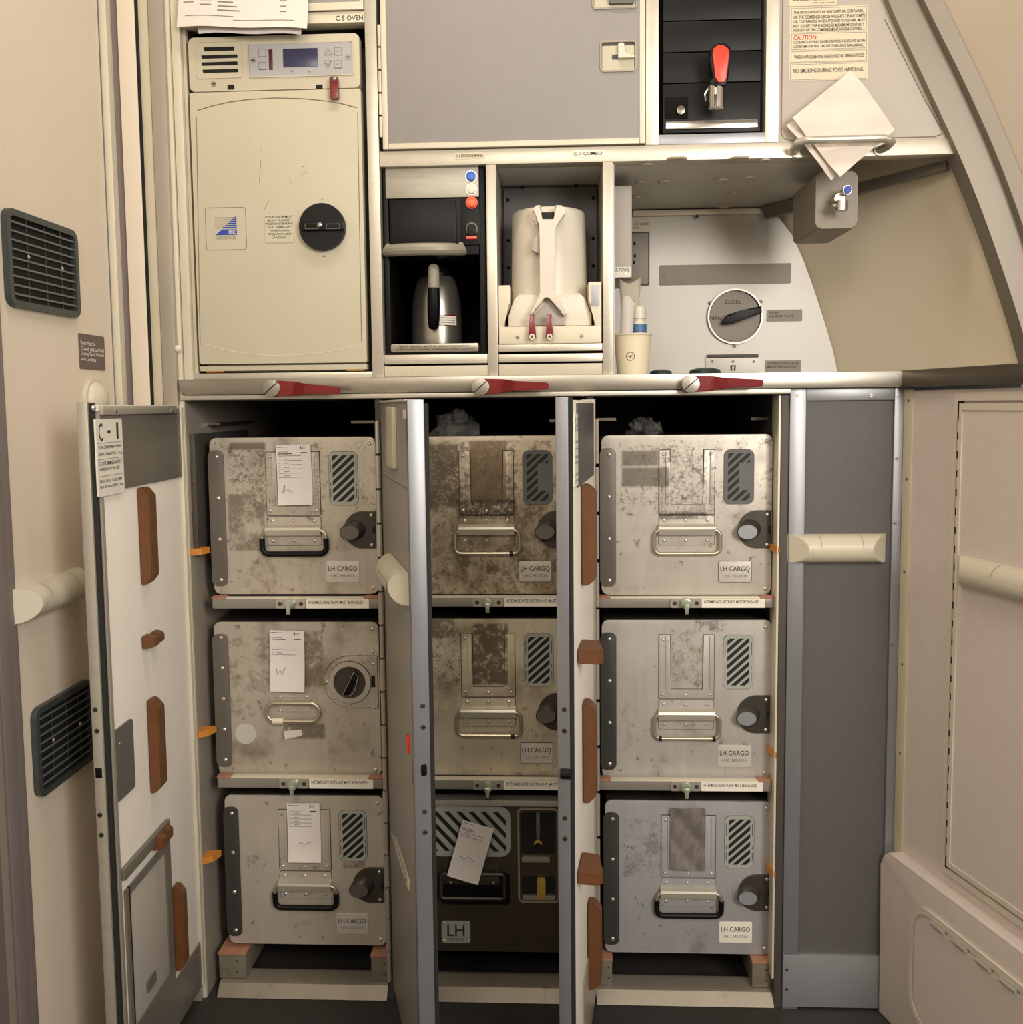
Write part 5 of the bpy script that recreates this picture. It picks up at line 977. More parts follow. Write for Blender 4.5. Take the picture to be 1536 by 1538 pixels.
m.text('BE', a+(b-a)*0.64, a+(b-a)*0.95, c_+hh*0.06, c_+hh*0.24, yd-0.0009, 'white'); q2 = W.R(325, 355, 354.5, 359.5, yd); m.text('AEROSPACE', *q2, yd-0.0003, 'logo_grey'); m.build('logo', lp)
q = W.R(397.5, 319, 442, 365, yd); m = MB(); m.rrect(*q, yd-0.0006, yd+0.0003, 0.003, 'ctrl_panel'); m.rrect(q[0]+0.0006, q[1]-0.0006, q[2]+0.0006, q[3]-0.0006, yd-0.0009, yd-0.0005, 0.0025, 'oven'); h = q[3]-q[2]; wd = q[1]-q[0]
for i, (s, u) in enumerate((('DOOR KNOB MUST', 0.92), ('BE IN "LOCK"', 0.78), ('POSITION DURING', 0.92), ('TAXI, TAKE-OFF,', 0.84), ('TURBULENCE,', 0.70), ('OPERATION AND', 0.80), ('LANDING.', 0.50))): m.text(s, q[0]+wd*(1-u)/2, q[1]-wd*(1-u)/2, q[3]-h*(0.185+0.112*i), q[3]-h*(0.115+0.112*i), yd-0.0012)
m.build('placard', od)
cx, cz = W.P(485.7, 342.3, yd); r = 34.2*1.585/1430
kb = MB().disc(cx, cz, r, yd-0.012, yd+0.001, 'black', 48, bev=0.003).build('door_knob', od)
q = W.R(454, 332.5, 516.5, 346, yd-0.012); gp = MB().rrect(q[0], q[1], q[2], q[3], yd-0.0205, yd-0.011, 0.002, 'black', 0.001).build('knob_grip', kb)
MB().dome(cx-0.001, (q[2]+q[3])/2, 0.0042, yd-0.0205, 0.0015, 'chrome').build('screw', gp)
for (pa, pb) in ((458, 477), (490, 510)): qq = W.R(pa, 336, pb, 344, yd-0.0205); MB().frame(qq[0], qq[1], qq[2], qq[3], 0.0006, yd-0.0209, yd-0.0203, 0.0008, 'hinge_strip').build('grip_outline', gp)
m = MB(); mm = Matrix.Translation((cx+r*0.82, 0, cz)) @ Matrix.Rotation(math.radians(90), 4, 'Y') @ Matrix.Translation((-cx-r*0.82, 0, -cz)); m.X = mm; m.text('LOCK', cx+r*0.82-0.0062, cx+r*0.82+0.0062, cz-0.0022, cz+0.0022, yd-0.0124, 'red_orange'); m.build('lock_mark', kb)
x, z = W.P(484, 299.5, yd); m = MB(); m.prism([(x-0.0022, z+0.0012), (x, z-0.0016), (x+0.0022, z+0.0012), (x, z-0.0004)], yd-0.0005, yd+0.0002, 'oven_line'); m.build('arrow_mark', od)
x, z = W.P(486.5, 384.5, yd); m = MB(); m.prism([(x-0.0026, z-0.0016), (x+0.0026, z-0.0016), (x, z+0.0024)], yd-0.0005, yd+0.0002, 'oven_line'); m.build('arrow_mark', od)
a, b, c_, d_ = W.R(496.5, 117, 509.5, 150, YO-0.004); m = MB(); m.rrect(a, b, c_, d_, YO-0.012, YO-0.004, 0.003, 'red', 0.0012); rl = m.build('safety_latch', fa, 'red safety latch')
x, z = W.P(502, 118, YO-0.012); MB().dome(x, z, 0.0044, YO-0.012, 0.003, 'screw').build('screw', rl)
tr = MB().box(ox0-0.001, ox1-0.001, YO+0.002, YO+0.03, zb0+0.0012, zd0-0.0030, 'oven', 0.001).build('bottom_strip', ov)
for (p0, p1) in ((309, 335), (520, 546)): MB().box(vx(p0, 558, YO), vx(p1, 558, YO), YO+0.003, YO+0.03, zb0-0.0010, zb0+0.0011, 'orange').build('pad', tr)
# papers pinned over the top of the oven
def papersheet(name, label, quad, y0, lines):
    pts = [W.P(*p, y0) for p in quad]; m = MB()      # bottom-left, bottom-right, top-right, top-left
    yf = lambda u, v: y0-0.006*math.sin(u*3.0)*(1-v)-0.012*(1-v)**3*(0.3+0.7*u)
    xf = lambda u, v, x, z: ((pts[0][0]*(1-u)+pts[1][0]*u)*(1-v)+(pts[3][0]*(1-u)+pts[2][0]*u)*v, (pts[0][1]*(1-u)+pts[1][1]*u)*(1-v)+(pts[3][1]*(1-u)+pts[2][1]*u)*v+0.0015*math.sin(u*9)*(1-v))
    m.sheet(0, 1, 0, 1, yf, 'paper', 12, 12, 0.0006, xf)
    for (u0, u1, v, hh) in lines:
        vs = []
        for i in range(7):
            u = u0+(u1-u0)*i/6
            for d in (-hh, hh): x, z = xf(u, v+d, 0, 0); vs.append((x, yf(u, v+d)-0.0005, z))
        m.add(vs, [(2*i, 2*i+1, 2*i+3, 2*i+2) for i in range(6)], 'ink_grey')
    one(name, m, label, 'paper', 'papers hanging over the oven')
papersheet('paper_sheet', 'blank white sheet tucked behind the printed paper above the oven', ((300, 52), (455, 57), (460, -60), (272, -60)), -0.006, ())
L_ = []
for i, (u0, u1) in enumerate(((0.05, 0.13), (0.05, 0.13), (0.04, 0.12))): L_.append((u0, u1, 0.46-0.085*i+0.05, 0.006))
for i in range(4): L_.append((0.17, 0.26, 0.50-0.065*i, 0.006))
for i in range(6): L_.append((0.31, 0.31+0.12+0.06*((i*7) % 3)/2, 0.52-0.058*i, 0.007))
for i in range(5): L_.append((0.79, 0.84, 0.52-0.075*i, 0.006))
L_.append((0.06, 0.44, 0.15, 0.004)); L_.append((0.44, 0.90, 0.10, 0.004))
papersheet('paper_sheet', 'printed white sheet folded over the shelf above the oven', ((267, 42), (464, 48), (462, -70), (272, -70)), -0.016, L_)
# ================================================================== coffee maker
cm = thing('coffee_maker', 'black and steel coffee maker with coloured round buttons, in the bay beside the oven', 'coffee maker', (-0.2, 0, ZC))
YK = 0.012
def K(px0, py0, px1, py1, y=YK): return W.R(px0, py0, px1, py1, y)
q = K(572, 245, 731, 531); bx0, bx1 = XD1+0.003, XE0-0.003
MB().box(bx0, bx1, 0.28, 0.33, q[2], q[3], 'black_matte').build('back_panel', cm)
for a, b in ((bx0, bx0+0.008), (bx1-0.010, bx1)): MB().box(a, b, YK+0.002, 0.28, q[2], q[3], 'black', 0.001).build('side_wall', cm)
zc1 = K(600, 375, 700, 383)[2]
hd = MB().box(bx0+0.009, bx1-0.011, YK+0.004, 0.28, zc1, q[3], 'black', 0.002).build('head', cm)
q = K(579, 251.5, 718.5, 297.5, YK); sp = MB().box(q[0], q[1], YK-0.002, YK+0.004, q[2], q[3], 'steel_panel', 0.0012).build('steel_panel', hd)
for nm, px, py, k, r in (('button', 707, 265.5, 'blue', 7.2), ('button', 707.5, 284.5, 'white_btn', 7.0), ('button', 708, 304.5, 'orange_btn', 7.4)):
    x, z = W.P(px, py, YK-0.002); MB().disc(x, z, r*1.6/1430*1.2, YK-0.0035, YK-0.0015 if py < 298 else YK+0.004, 'bail' if k != 'orange_btn' else 'red_orange', 28).build('button_ring', hd); MB().disc(x, z, r*1.6/1430, YK-0.0075, YK-0.003, k, 28, bev=0.0015).build(nm, hd)
q = K(693, 299, 720, 368); MB().box(q[0], q[1], YK-0.001, YK+0.0038, q[2], q[3], 'black', 0.001).build('control_column', hd)
x, z = W.P(708.5, 345, YK); sw = MB().rrect(x-0.0095, x+0.0095, z-0.011, z+0.011, YK-0.006, YK-0.0008, 0.009, 'hinge_strip', 0.001).build('switch', hd)
MB().rrect(x-0.0078, x+0.0078, z-0.0112, z+0.008, YK-0.0085, YK-0.0055, 0.007, 'black', 0.0012).build('rocker', sw)
q = K(700.5, 355.5, 716, 359.5); MB().box(q[0], q[1], YK-0.0075, YK-0.0009, q[2], q[3], 'red_lit', 0.0005).build('indicator', hd)
q = K(587, 302, 684.5, 366, YK-0.004); MB().box(q[0], q[1], YK-0.006, YK+0.03, q[2], q[3], 'black', 0.002).build('brew_basket', cm)
pts = []
for i in range(13):
    u = i/12; x = vx(577.5, 370, -0.02)+(vx(690, 370, -0.02)-vx(577.5, 370, -0.02))*u; bow = math.sin(math.pi*u); pts.append((x, YK-0.004-0.030*bow**0.6, vz(633, 374.5, -0.02)+0.002*(1-bow)))
pts = [(pts[0][0]+0.001, YK-0.002, pts[0][2]+0.012)]+pts+[(pts[-1][0]-0.001, YK-0.002, pts[-1][2]+0.012)]
m = MB(); m.tube(pts, [0.004]+[0.0100]*13+[0.004], 'brew_grey', 12); m.build('brew_handle', cm)
q = K(580, 514, 722, 531); MB().box(bx0+0.0085, bx1-0.0105, YK+0.002, 0.28, q[2], q[3]-0.003, 'black_matte', 0.001).build('warming_base', cm)
q = K(587, 516, 718, 528, YK-0.002); m = MB(); m.rrect(q[0], q[1], q[2], q[3], YK-0.001, YK+0.003, 0.002, 'steel', 0.0004); h = q[3]-q[2]
m.text('BREW HANDLE MUST BE IN DOWN POSITION', q[0]+0.014, q[1]-0.014, q[2]+h*0.56, q[2]+h*0.80, YK-0.0014); m.text('DURING TAXI, TAKEOFF, TURBULENCE AND LANDING', q[0]+0.008, q[1]-0.008, q[2]+h*0.20, q[2]+h*0.44, YK-0.0014); m.build('placard', cm)
bz = K(580, 514, 722, 531)[3]-0.003
cp_ = thing('coffee_pot', 'brushed steel coffee pot with a black handle, inside the coffee maker', 'coffee pot', (vx(655, 450, 0.10), 0.10, bz))
px_, py_ = cp_.location.x, 0.105; yk2 = 0.105
R_ = lambda wpx: wpx*1.69/1430/2
zz = lambda py: vz(655, py, 0.105)
z0 = bz+0.0004; z1 = zz(417)
m = MB(); H = z1-z0; w0 = R_(76); m.lathe([(w0*0.92, z0), (w0*0.98, z0+0.004), (w0, z0+H*0.12), (w0*0.99, z0+H*0.40), (w0*0.95, z0+H*0.62), (w0*0.86, z0+H*0.82), (w0*0.74, z0+H*0.95), (w0*0.64, z0+H)], px_, yk2, 'steel', 48); m.build('body', cp_)
m = MB(); m.lathe([(w0*0.58, z1), (w0*0.60, z1+0.006), (w0*0.52, z1+0.018), (w0*0.2, z1+0.020)], px_, yk2, 'black', 32); m.build('lid', cp_)
yf_ = yk2-w0-0.006; hx_ = vx(651, 450, 0.04)
hz = lambda py: vz(651, py, 0.035)
hp = lambda py, y: (vx(651, py, y), y, vz(651, py, y))
m = MB(); m.tube([hp(424, yk2-w0*0.60), hp(424, yf_-0.012), hp(434, yf_-0.022), hp(455, yf_-0.021), hp(478, yf_-0.014), hp(491, yf_-0.004)], [0.0085, 0.0088, 0.0100, 0.0108, 0.0104, 0.0088], 'black', 14); ch = m.build('handle', cp_)
m = MB(); m.tube([hp(417, yk2-w0*0.55), hp(409, yf_-0.008), hp(404, yf_-0.022), hp(414, yf_-0.0245), hp(432, yf_-0.0235)], [0.009, 0.0095, 0.0092, 0.0096, 0.0098], 'brew_grey', 14); m.build('thumb_rest', ch)
m = MB(); vs = []; c0, c1 = -math.pi/2+0.18, -math.pi/2+0.95; za, zb = zz(492.5), zz(476)
def ring_(r_, z_): return [(px_+r_*math.cos(c0+(c1-c0)*i/10), yk2+r_*math.sin(c0+(c1-c0)*i/10), z_) for i in range(11)]
vs = ring_(w0+0.0008, za)+ring_(w0+0.0006, zb); m.add(vs, [(i, i+1, 12+i, 11+i) for i in range(10)], 'red'); e = (zb-za)*0.1
c0 += 0.02; c1 -= 0.02; vs = ring_(w0+0.0012, za+e)+ring_(w0+0.0010, zb-e); m.add(vs, [(i, i+1, 12+i, 11+i) for i in range(10)], 'placard_white')
for j in range(3): zc = za+(zb-za)*(0.28+0.2*j); c0_, c1_ = c0, c1; vs = ring_(w0+0.0014, zc)+ring_(w0+0.0014, zc+(zb-za)*0.07); m.add(vs, [(i, i+1, 12+i, 11+i) for i in range(1, 9)], 'ink_grey')
m.build('warning_label', cp_)
# ================================================================== hot jug and its dock
kd = thing('jug_dock', 'cream dock with two dark red levers holding the water jug', 'dock', (-0.007, 0.0, ZC))
YJ = 0.000
q = W.R(748.5, 489.5, 903.5, 516, YJ); MB().box(q[0], q[1], YJ, 0.155, q[2], q[3], 'plastic_cream', 0.003).build('base', kd)
kx0, kx1, kz0, kz1 = q
for s, (pa, pb) in ((-1, ((748.5, 427), (765.5, 453))), (1, ((884, 424), (903.5, 450)))):
    zt = vz(825, pa[1], YJ); xa, xb = (kx0, vx(765.5, 450, YJ)) if s < 0 else (vx(884, 450, YJ), kx1); xi = vx(757, 490, YJ) if s < 0 else vx(893, 490, YJ)
    zk = vz(825, 455, YJ); zk2 = vz(825, 478, YJ)
    p = [(xa, kz1-0.004), (xi, kz1-0.004), (xi, zk2), (xb, zk), (xb, zt), (xa, zt)] if s < 0 else [(xi, kz1-0.004), (xb, kz1-0.004), (xb, zt), (xa, zt), (xa, zk), (xi, zk2)]
    arm = MB().prism(p, YJ+0.001, 0.12, 'plastic_cream', 0.002).build('side_arm', kd)
    if s > 0:
        q = W.R(888, 428, 900.5, 459, YJ); MB().rrect(q[0], q[1], q[2], q[3], YJ-0.0003, YJ+0.002, 0.002, 'ctrl_panel', 0.0004).build('indicator_panel', arm)
for px, py in ((777.5, 506.5), (873.5, 505)): x, z = W.P(px, py, YJ); screw(W, kd, x, z, YJ, 0.0033)
for px in (799.5, 825.5):
    x, z = W.P(px, 507, YJ-0.01); zt = vz(px, 472, YJ-0.01); m = MB(); m.prism([(x-0.0066, z), (x+0.0066, z), (x+0.0058, z+0.012), (x+0.0036, zt), (x-0.0036, zt), (x-0.0058, z+0.012)], YJ-0.014, YJ-0.003, 'red_dark', 0.0016); lv = m.build('release_lever', kd, 'dark red release lever')
    MB().cyl((x, YJ-0.018, z+0.001), (x, YJ-0.001, z+0.001), 0.0048, 'white', seg=16).build('pivot', lv); MB().disc(x, z+0.001, 0.0022, YJ-0.0188, YJ-0.0179, 'latch_dark', 10).build('screw', lv)
jg = thing('water_jug', 'tall white insulated jug with a forked front handle, standing in the cream dock', 'jug', (-0.006, 0.08, kz1))
jx = vx(824.7, 400, 0.08); jy = 0.083; jr = 111*1.64/1430/2; jz = lambda py: vz(825, py, 0.02)
zt = vz(825, 315, 0.05); zb = kz1+0.0005
m = MB(); m.lathe([(jr*1.06, zb+0.001), (jr*1.05, zb+0.03), (jr*1.02, zb+0.06), (jr*0.99, zt-0.010), (jr*0.97, zt-0.003), (jr*0.93, zt)], jx, jy, 'white', 56); m.build('body', jg)
yf = jy-jr
# skirt with rounded shoulders
zsk = jz(474); x0, x1 = vx(762, 480, 0.01), vx(889, 480, 0.01)
m = MB(); sk0 = kz1+0.0008; p = [(x0, sk0), (x1, sk0), (x1, zsk), (x1-0.012, jz(447)), (x1-0.020, jz(441)), (x1-0.031, jz(442)), (jx+0.0, jz(450)), (x0+0.031, jz(442)), (x0+0.020, jz(441)), (x0+0.012, jz(447)), (x0, zsk)]
m.prism(p, 0.016, 0.10, 'white', 0.005); m.build('skirt', jg)
m = MB(); q = [W.P(*p, 0.010) for p in ((802, 474), (802, 488), (849, 488), (849, 474), (825, 451))]; m.prism([(a, max(b, sk0+0.001)) for a, b in q], 0.012, 0.02, 'panel_light', 0.001); m.build('apron', jg)
# handle: bar, upper fork and the two lower legs
Y0 = -0.004
m = MB(); hpts = [W.P(*p, Y0) for p in ((806, 308), (812, 308), (813, 331), (833, 331), (834, 308), (843, 308), (849, 313), (848, 322), (836, 338), (832, 345), (830, 436), (836, 444), (852, 471), (848, 474), (842, 469), (827, 447), (821, 444), (816, 447), (804, 466), (798, 472), (796, 470), (808, 448), (813, 440), (812, 340), (806, 326), (800, 313))]
m.prism(hpts, Y0, 0.014, 'white', 0.003); hd_ = m.build('handle', jg)
MB().box(jx-0.012, jx+0.012, 0.012, yf+0.03, jz(335), jz(318), 'white', 0.003).build('handle_mount', hd_)
MB().box(*(lambda q: (q[0], q[1], 0.006, 0.0135, q[2], q[3]))(W.R(813.5, 317, 832.5, 330, Y0)), 'black').build('spout_opening', hd_)
m = MB(); q = [W.P(*p, 0.005) for p in ((799.5, 326), (806, 330), (808, 342))]; m.prism(q, 0.004, 0.016, 'white', 0.001); m.build('flap', hd_)
m = MB(); q = [W.P(*p, 0.005) for p in ((798.5, 376), (802, 358), (809, 352), (811, 370), (810, 381))]; m.prism(q, 0.004, 0.018, 'panel_light', 0.001); m.build('thumb_lever', hd_)
# ================================================================== water boiler
wb = thing('water_boiler', 'black water boiler with a red tap lever, upper right', 'water boiler', (0.24, 0, ZR1))
xa, xb, z0, z1 = W.R(995.5, -60, 1142.5, 199, 0.01); ze = vz(1070, 200, 0.01)
MB().box(xa-0.003, xb+0.003, 0.03, 0.38, ze-0.0003, ZTOP, 'black_matte').build('body', wb)
zs = [ze]+[vz(1070, p, 0.01) for p in (124.5, 78, 31, -14)]+[ZTOP]
for i in range(5): MB().box(xa, xb, 0.008, 0.03, zs[i]+0.0006, zs[i+1]-0.0006, 'black', 0.0016).build('front_panel', wb)
q = W.R(999.5, 181, 1137, 193, 0.006); MB().rrect(q[0], q[1], q[2], q[3], 0.004, 0.0085, 0.0015, 'chrome', 0.001).build('steel_strip', wb)
q = W.R(998, 145, 1033, 178, 0.006); MB().box(q[0], q[1], 0.006, 0.0085, q[2], q[3], 'black_matte', 0.0008).build('switch_plate', wb)
x, z = W.P(1022, 166, 0.004); MB().disc(x, z, 0.0072, 0.000, 0.0065, 'steel_dark', 24, bev=0.0015).build('knob', wb)
tp = MB(); x, z = W.P(1074.5, 148, -0.025); tp.cyl((x, -0.028, z-0.016), (x, -0.028, z+0.020), 0.0118, 'chrome', seg=28); tp = tp.build('spout', wb)
MB().cyl((x, -0.030, z+0.010), (x, 0.010, z+0.010), 0.0095, 'chrome', seg=20).build('pipe', tp)
q = W.R(1072, 141, 1077, 159, -0.04); MB().box(q[0], q[1], -0.0405, -0.038, q[2], q[3], 'latch_dark', 0.0008).build('slot', tp)
MB().tube([(x-0.010, -0.022, z+0.018), (x-0.017, -0.026, z+0.006), (x-0.016, -0.028, z-0.004)], 0.0018, 'chrome', 8).build('side_wire', tp)
a, b = W.P(1066, 70, -0.035), W.P(1097, 126, -0.035); m = MB(); L = [W.P(*p, -0.035) for p in ((1071, 68), (1078, 65), (1089, 66), (1096.5, 73), (1096.5, 82), (1092.5, 122), (1088, 129), (1078, 131), (1070, 126), (1065, 90), (1065, 76))]
m.prism(L, -0.040, -0.026, 'black', 0.003); tl = m.build('tap_lever', wb)
m = MB(); L = [W.P(*p, -0.040) for p in ((1070.5, 74), (1077, 69), (1086, 69), (1093, 74), (1094.5, 80), (1090, 119), (1086, 124), (1078, 124), (1074, 118), (1069.5, 82))]; m.prism(L, -0.0435, -0.0385, 'red_orange', 0.0012); m.build('red_inlay', tl)
MB().tube([(x-0.006, -0.033, z+0.016), (x+0.004, -0.033, z+0.030)], 0.009, 'black', 12).build('lever_neck', tl)
# ================================================================== notices on the grey end panel
def notice(name, label, px, rows, k='placard', border=True):
    a, b, c_, d_ = W.R(*px, 0.003); m = MB(); m.box(a, b, 0.0032, 0.0045, c_, d_, k); h = d_-c_; wd = b-a
    for (s, u0, u1, v0, v1, kk) in rows: m.text(s, a+wd*u0, a+wd*u1, d_-h*v1, d_-h*v0, 0.0028, kk)
    if border: m.ring([(a+wd*0.02, c_+h*0.05), (b-wd*0.02, c_+h*0.05), (b-wd*0.02, d_-h*0.05), (a+wd*0.02, d_-h*0.05)], [(a+wd*0.024, c_+h*0.05+0.0004), (b-wd*0.024, c_+h*0.05+0.0004), (b-wd*0.024, d_-h*0.05-0.0004), (a+wd*0.024, d_-h*0.05-0.0004)], 0.0029, 0.0033, 'ink_grey')
    one(name, m, label, 'notice', 'notices on the grey panel beside the water boiler')
notice('warning_notice', 'cream notice about the gross weight of carts, on the grey panel', (1185.5, 9, 1304, 47.5), (('THE GROSS WEIGHT OF ANY CART OR CONTAINER,', 0.05, 0.94, 0.16, 0.29, 'ink'), ('OR THE COMBINED GROSS WEIGHTS OF ANY CARTS', 0.05, 0.96, 0.34, 0.47, 'ink'), ('OR CONTAINERS WHEN STOWED TOGETHER, MUST', 0.05, 0.96, 0.52, 0.65, 'ink'), ('NOT EXCEED THE PLACARDED MAXIMUM CONTENTS', 0.05, 0.95, 0.69, 0.81, 'ink'), ('WEIGHT OF THE COMPARTMENT WHERE STOWED.', 0.05, 0.93, 0.85, 0.96, 'ink')))
notice('warning_notice', 'cream caution notice with a red heading, on the grey panel', (1185.5, 48, 1304, 74.5), (('CAUTION:', 0.05, 0.35, 0.14, 0.40, 'ink_red'), ('CLOSE AND LATCH ALL DOORS, DRAWERS, SHELVES AND SECURE', 0.05, 0.96, 0.45, 0.63, 'ink'), ('LOOSE ITEMS FOR TAXI, TAKEOFF, TURBULENCE AND LANDING.', 0.05, 0.94, 0.70, 0.88, 'ink')))
notice('warning_notice', 'cream notice about washing hands, on the grey panel below the red caution', (1185, 75, 1304, 93), (('WASH HANDS BEFORE HANDLING OR SERVING FOOD', 0.06, 0.95, 0.36, 0.66, 'ink'),))
notice('warning_notice', 'cream no smoking notice on the grey panel, lowest of the notices', (1184, 94, 1303, 120), (('NO SMOKING DURING FOOD HANDLING.', 0.06, 0.95, 0.30, 0.54, 'ink'),))
notice('warning_notice', 'cream notice cut by the photo top edge, on the grey panel', (1185, -40, 1257, 8.5), (('MAXIMUM WEIGHTS', 0.08, 0.78, 0.72, 0.84, 'ink'), ('P/N 2210-442', 0.5, 0.96, 0.89, 0.94, 'ink_grey')), border=False)
# ================================================================== napkin rail with napkins
x0, x1, z0, z1 = W.R(1198, 202, 1345, 218, -0.045); zc = (z0+z1)/2+0.001
nb = thing('towel_rail', 'short curved metal rail holding napkins on the shelf edge, below the notices', 'rail', (0.48, 0, zc))
xa, xb = vx(1198, 214, -0.04), vx(1342, 210, -0.04); za, zb = vz(1200, 213, -0.04), vz(1340, 210, -0.04)
pts = [(xa+0.004, 0.000, za-0.006), (xa-0.001, -0.018, za-0.004), (xa+0.001, -0.034, za), (xa+0.010, -0.041, za+0.001)]+[(xa+0.016+(xb-xa-0.032)*u/6, -0.044, za+0.001+(zb-za)*u/6) for u in range(7)]+[(xb-0.008, -0.041, zb), (xb, -0.032, zb-0.001), (xb-0.001, -0.016, zb-0.004), (xb-0.010, 0.0, zb-0.006)]
m = MB(); m.tube(pts, 0.0062, 'frame_alu', 12); m.build('bar', nb)
for x, z in ((xa+0.005, za-0.006), (xb-0.010, zb-0.006)): MB().disc(x, z, 0.008, -0.003, 0.0, 'frame_alu', 16).build('foot', nb)
def napkin(label, quad, yoff, seed):
    P = [W.P(*p, -0.02) for p in quad]; rnd = random.Random(seed); m = MB()    # top, right, bottom, left corners
    ph = rnd.uniform(0, 6)
    def xf(u, v, x, z):
        a = [(P[3][i]*(1-u)+P[2][i]*u)*(1-v)+(P[0][i]*(1-u)+P[1][i]*u)*v for i in (0, 1)]; return a[0], a[1]
    zt_, zb_ = max(p[1] for p in P), min(p[1] for p in P)
    def yf(u, v):
        x, z = xf(u, v, 0, 0); s = (z-zc)/(zt_-zc) if z > zc else (zc-z)/(zc-zb_)
        base_ = -0.026 if z > zc else -0.030
        return base_+yoff+(0.010*s if z > zc else -0.004*s)+0.0022*math.sin(u*7+v*4+ph)+0.0012*math.sin(u*13-v*9+ph)
    m.sheet(0, 1, 0, 1, yf, 'napkin', 22, 22, 0.0022, xf); one('paper_napkin', m, label, 'napkin', 'napkins behind the rail')
napkin('lower folded white napkin of the stack behind the rail, corners peeking out left and below', ((1275, 112), (1330, 190), (1247, 272), (1182, 186)), 0.0075, 3)
napkin('upper folded white napkin held by the rail, its point over the notices', ((1280, 103), (1343, 196), (1256, 270), (1188, 178)), -0.001, 5)
# ================================================================== small tap on the niche ceiling
tr_ = thing('water_tap', 'grey boxy water tap with a blue button under the niche ceiling, right', 'tap', (0.55, 0.1, 1.36))
q = W.R(1224.5, 260.5, 1288, 343, 0.05); m = MB(); m.rrect(q[0], q[1], q[2], q[3]+0.003, 0.05, 0.20, 0.009, 'faucet_grey', 0.004); m.build('housing', tr_)
bx0_, bz0_ = q[0], q[2]
A = W.P(1165, 320, YB-0.02); B = W.P(1412, 244, 0.03)
m = MB(); m.add([(A[0]-0.03, YB-0.02, ZR0-0.001), (B[0]+0.01, 0.035, ZR0-0.001), (B[0]+0.012, 0.035, ZR0-0.016), (A[0]-0.022, YB-0.02, ZR0-0.024),
                 (A[0]-0.022, YB-0.012, ZR0-0.001), (B[0]+0.018, 0.043, ZR0-0.001), (B[0]+0.020, 0.043, ZR0-0.016), (A[0]-0.014, YB-0.012, ZR0-0.024)],
      [(0, 1, 2, 3), (7, 6, 5, 4), (0, 4, 5, 1), (1, 5, 6, 2), (2, 6, 7, 3), (3, 7, 4, 0)], 'arch_dark'); mr = m.build('mounting_rail', tr_)
x, z = W.P(1258, 300, 0.03); sp = MB().cyl((x, 0.048, z), (x, 0.020, z), 0.0085, 'bail', seg=20).build('spout', tr_)
x2, z2 = W.P(1265, 306, 0.01); MB().cyl((x2, 0.016, z2+0.006), (x2, 0.016, z2-0.010), 0.0098, 'chrome', seg=20).build('nozzle', sp)
MB().cyl((x2-0.014, 0.018, z2-0.002), (x2-0.004, 0.018, z2), 0.005, 'chrome', seg=12).build('side_stub', sp)
x3, z3 = W.P(1271.5, 286, 0.01); bt = MB().cyl((x3, 0.050, z3), (x3, 0.006, z3), 0.0072, 'chrome', seg=20).build('button_stem', tr_)
MB().disc(x3, z3, 0.0066, 0.0045, 0.0062, 'logo_blue', 24).build('blue_cap', bt)
# ================================================================== left side of the niche: towel dispenser, outlet
td = thing('towel_dispenser', 'narrow grey paper towel dispenser on the left wall of the niche', 'dispenser', (0.10, 0.1, 1.25))
q = W.R(921, 279, 949, 417, 0.10); xw = XF1+0.0032
MB().box(xw, q[1], 0.10, 0.26, q[2], q[3], 'panel_light', 0.002).build('body', td)
qq = W.R(922, 401, 948, 416.5, 0.099); m = MB(); m.rrect(xw+0.002, qq[1]-0.001, qq[2], qq[3], 0.0985, 0.1003, 0.002, 'placard_white'); m.text('PER TOWEL', xw+0.003, qq[1]-0.003, qq[2]+0.010, qq[3]-0.002, 0.0982); m.build('label', td)
x, z = W.P(939, 411.5, 0.099); MB().disc(x, z, 0.0022, 0.0975, 0.0986, 'rivet', 12).build('screw', td)
ol = thing('power_outlet', 'small framed power outlet plate behind the towel dispenser, on the niche back wall', 'outlet', (0.15, YBK, 1.3))
q = W.R(940, 349, 975, 429, yb); MB().rrect(q[0], q[1], q[2], q[3], yb-0.004, yb, 0.002, 'interior', 0.0006).build('frame', ol)
MB().box(q[0]+0.002, q[1]-0.003, yb-0.006, yb-0.0038, q[2]+0.003, q[3]-0.003, 'placard_grey', 0.0006).build('plate', ol)
for px, py in ((952.5, 366.5), (953, 385), (951.5, 395)): x, z = W.P(px, py, yb); MB().rrect(x-0.002, x+0.002, z-0.0035, z+0.0035, yb-0.0068, yb-0.0058, 0.001, 'void').build('socket_slot', ol)
q = W.R(930, 332, 977, 347, yb); m = MB(); m.box(q[0], q[1], yb-0.0012, yb+0.0003, q[2], q[3], 'placard'); h = q[3]-q[2]; m.text('115V 60HZ', q[0]+0.024, q[1]-0.004, q[2]+h*0.56, q[2]+h*0.82, yb-0.0015); m.text('RAZOR', q[0]+0.024, q[0]+0.04, q[2]+h*0.2, q[2]+h*0.42, yb-0.0015); m.build('label', ol)
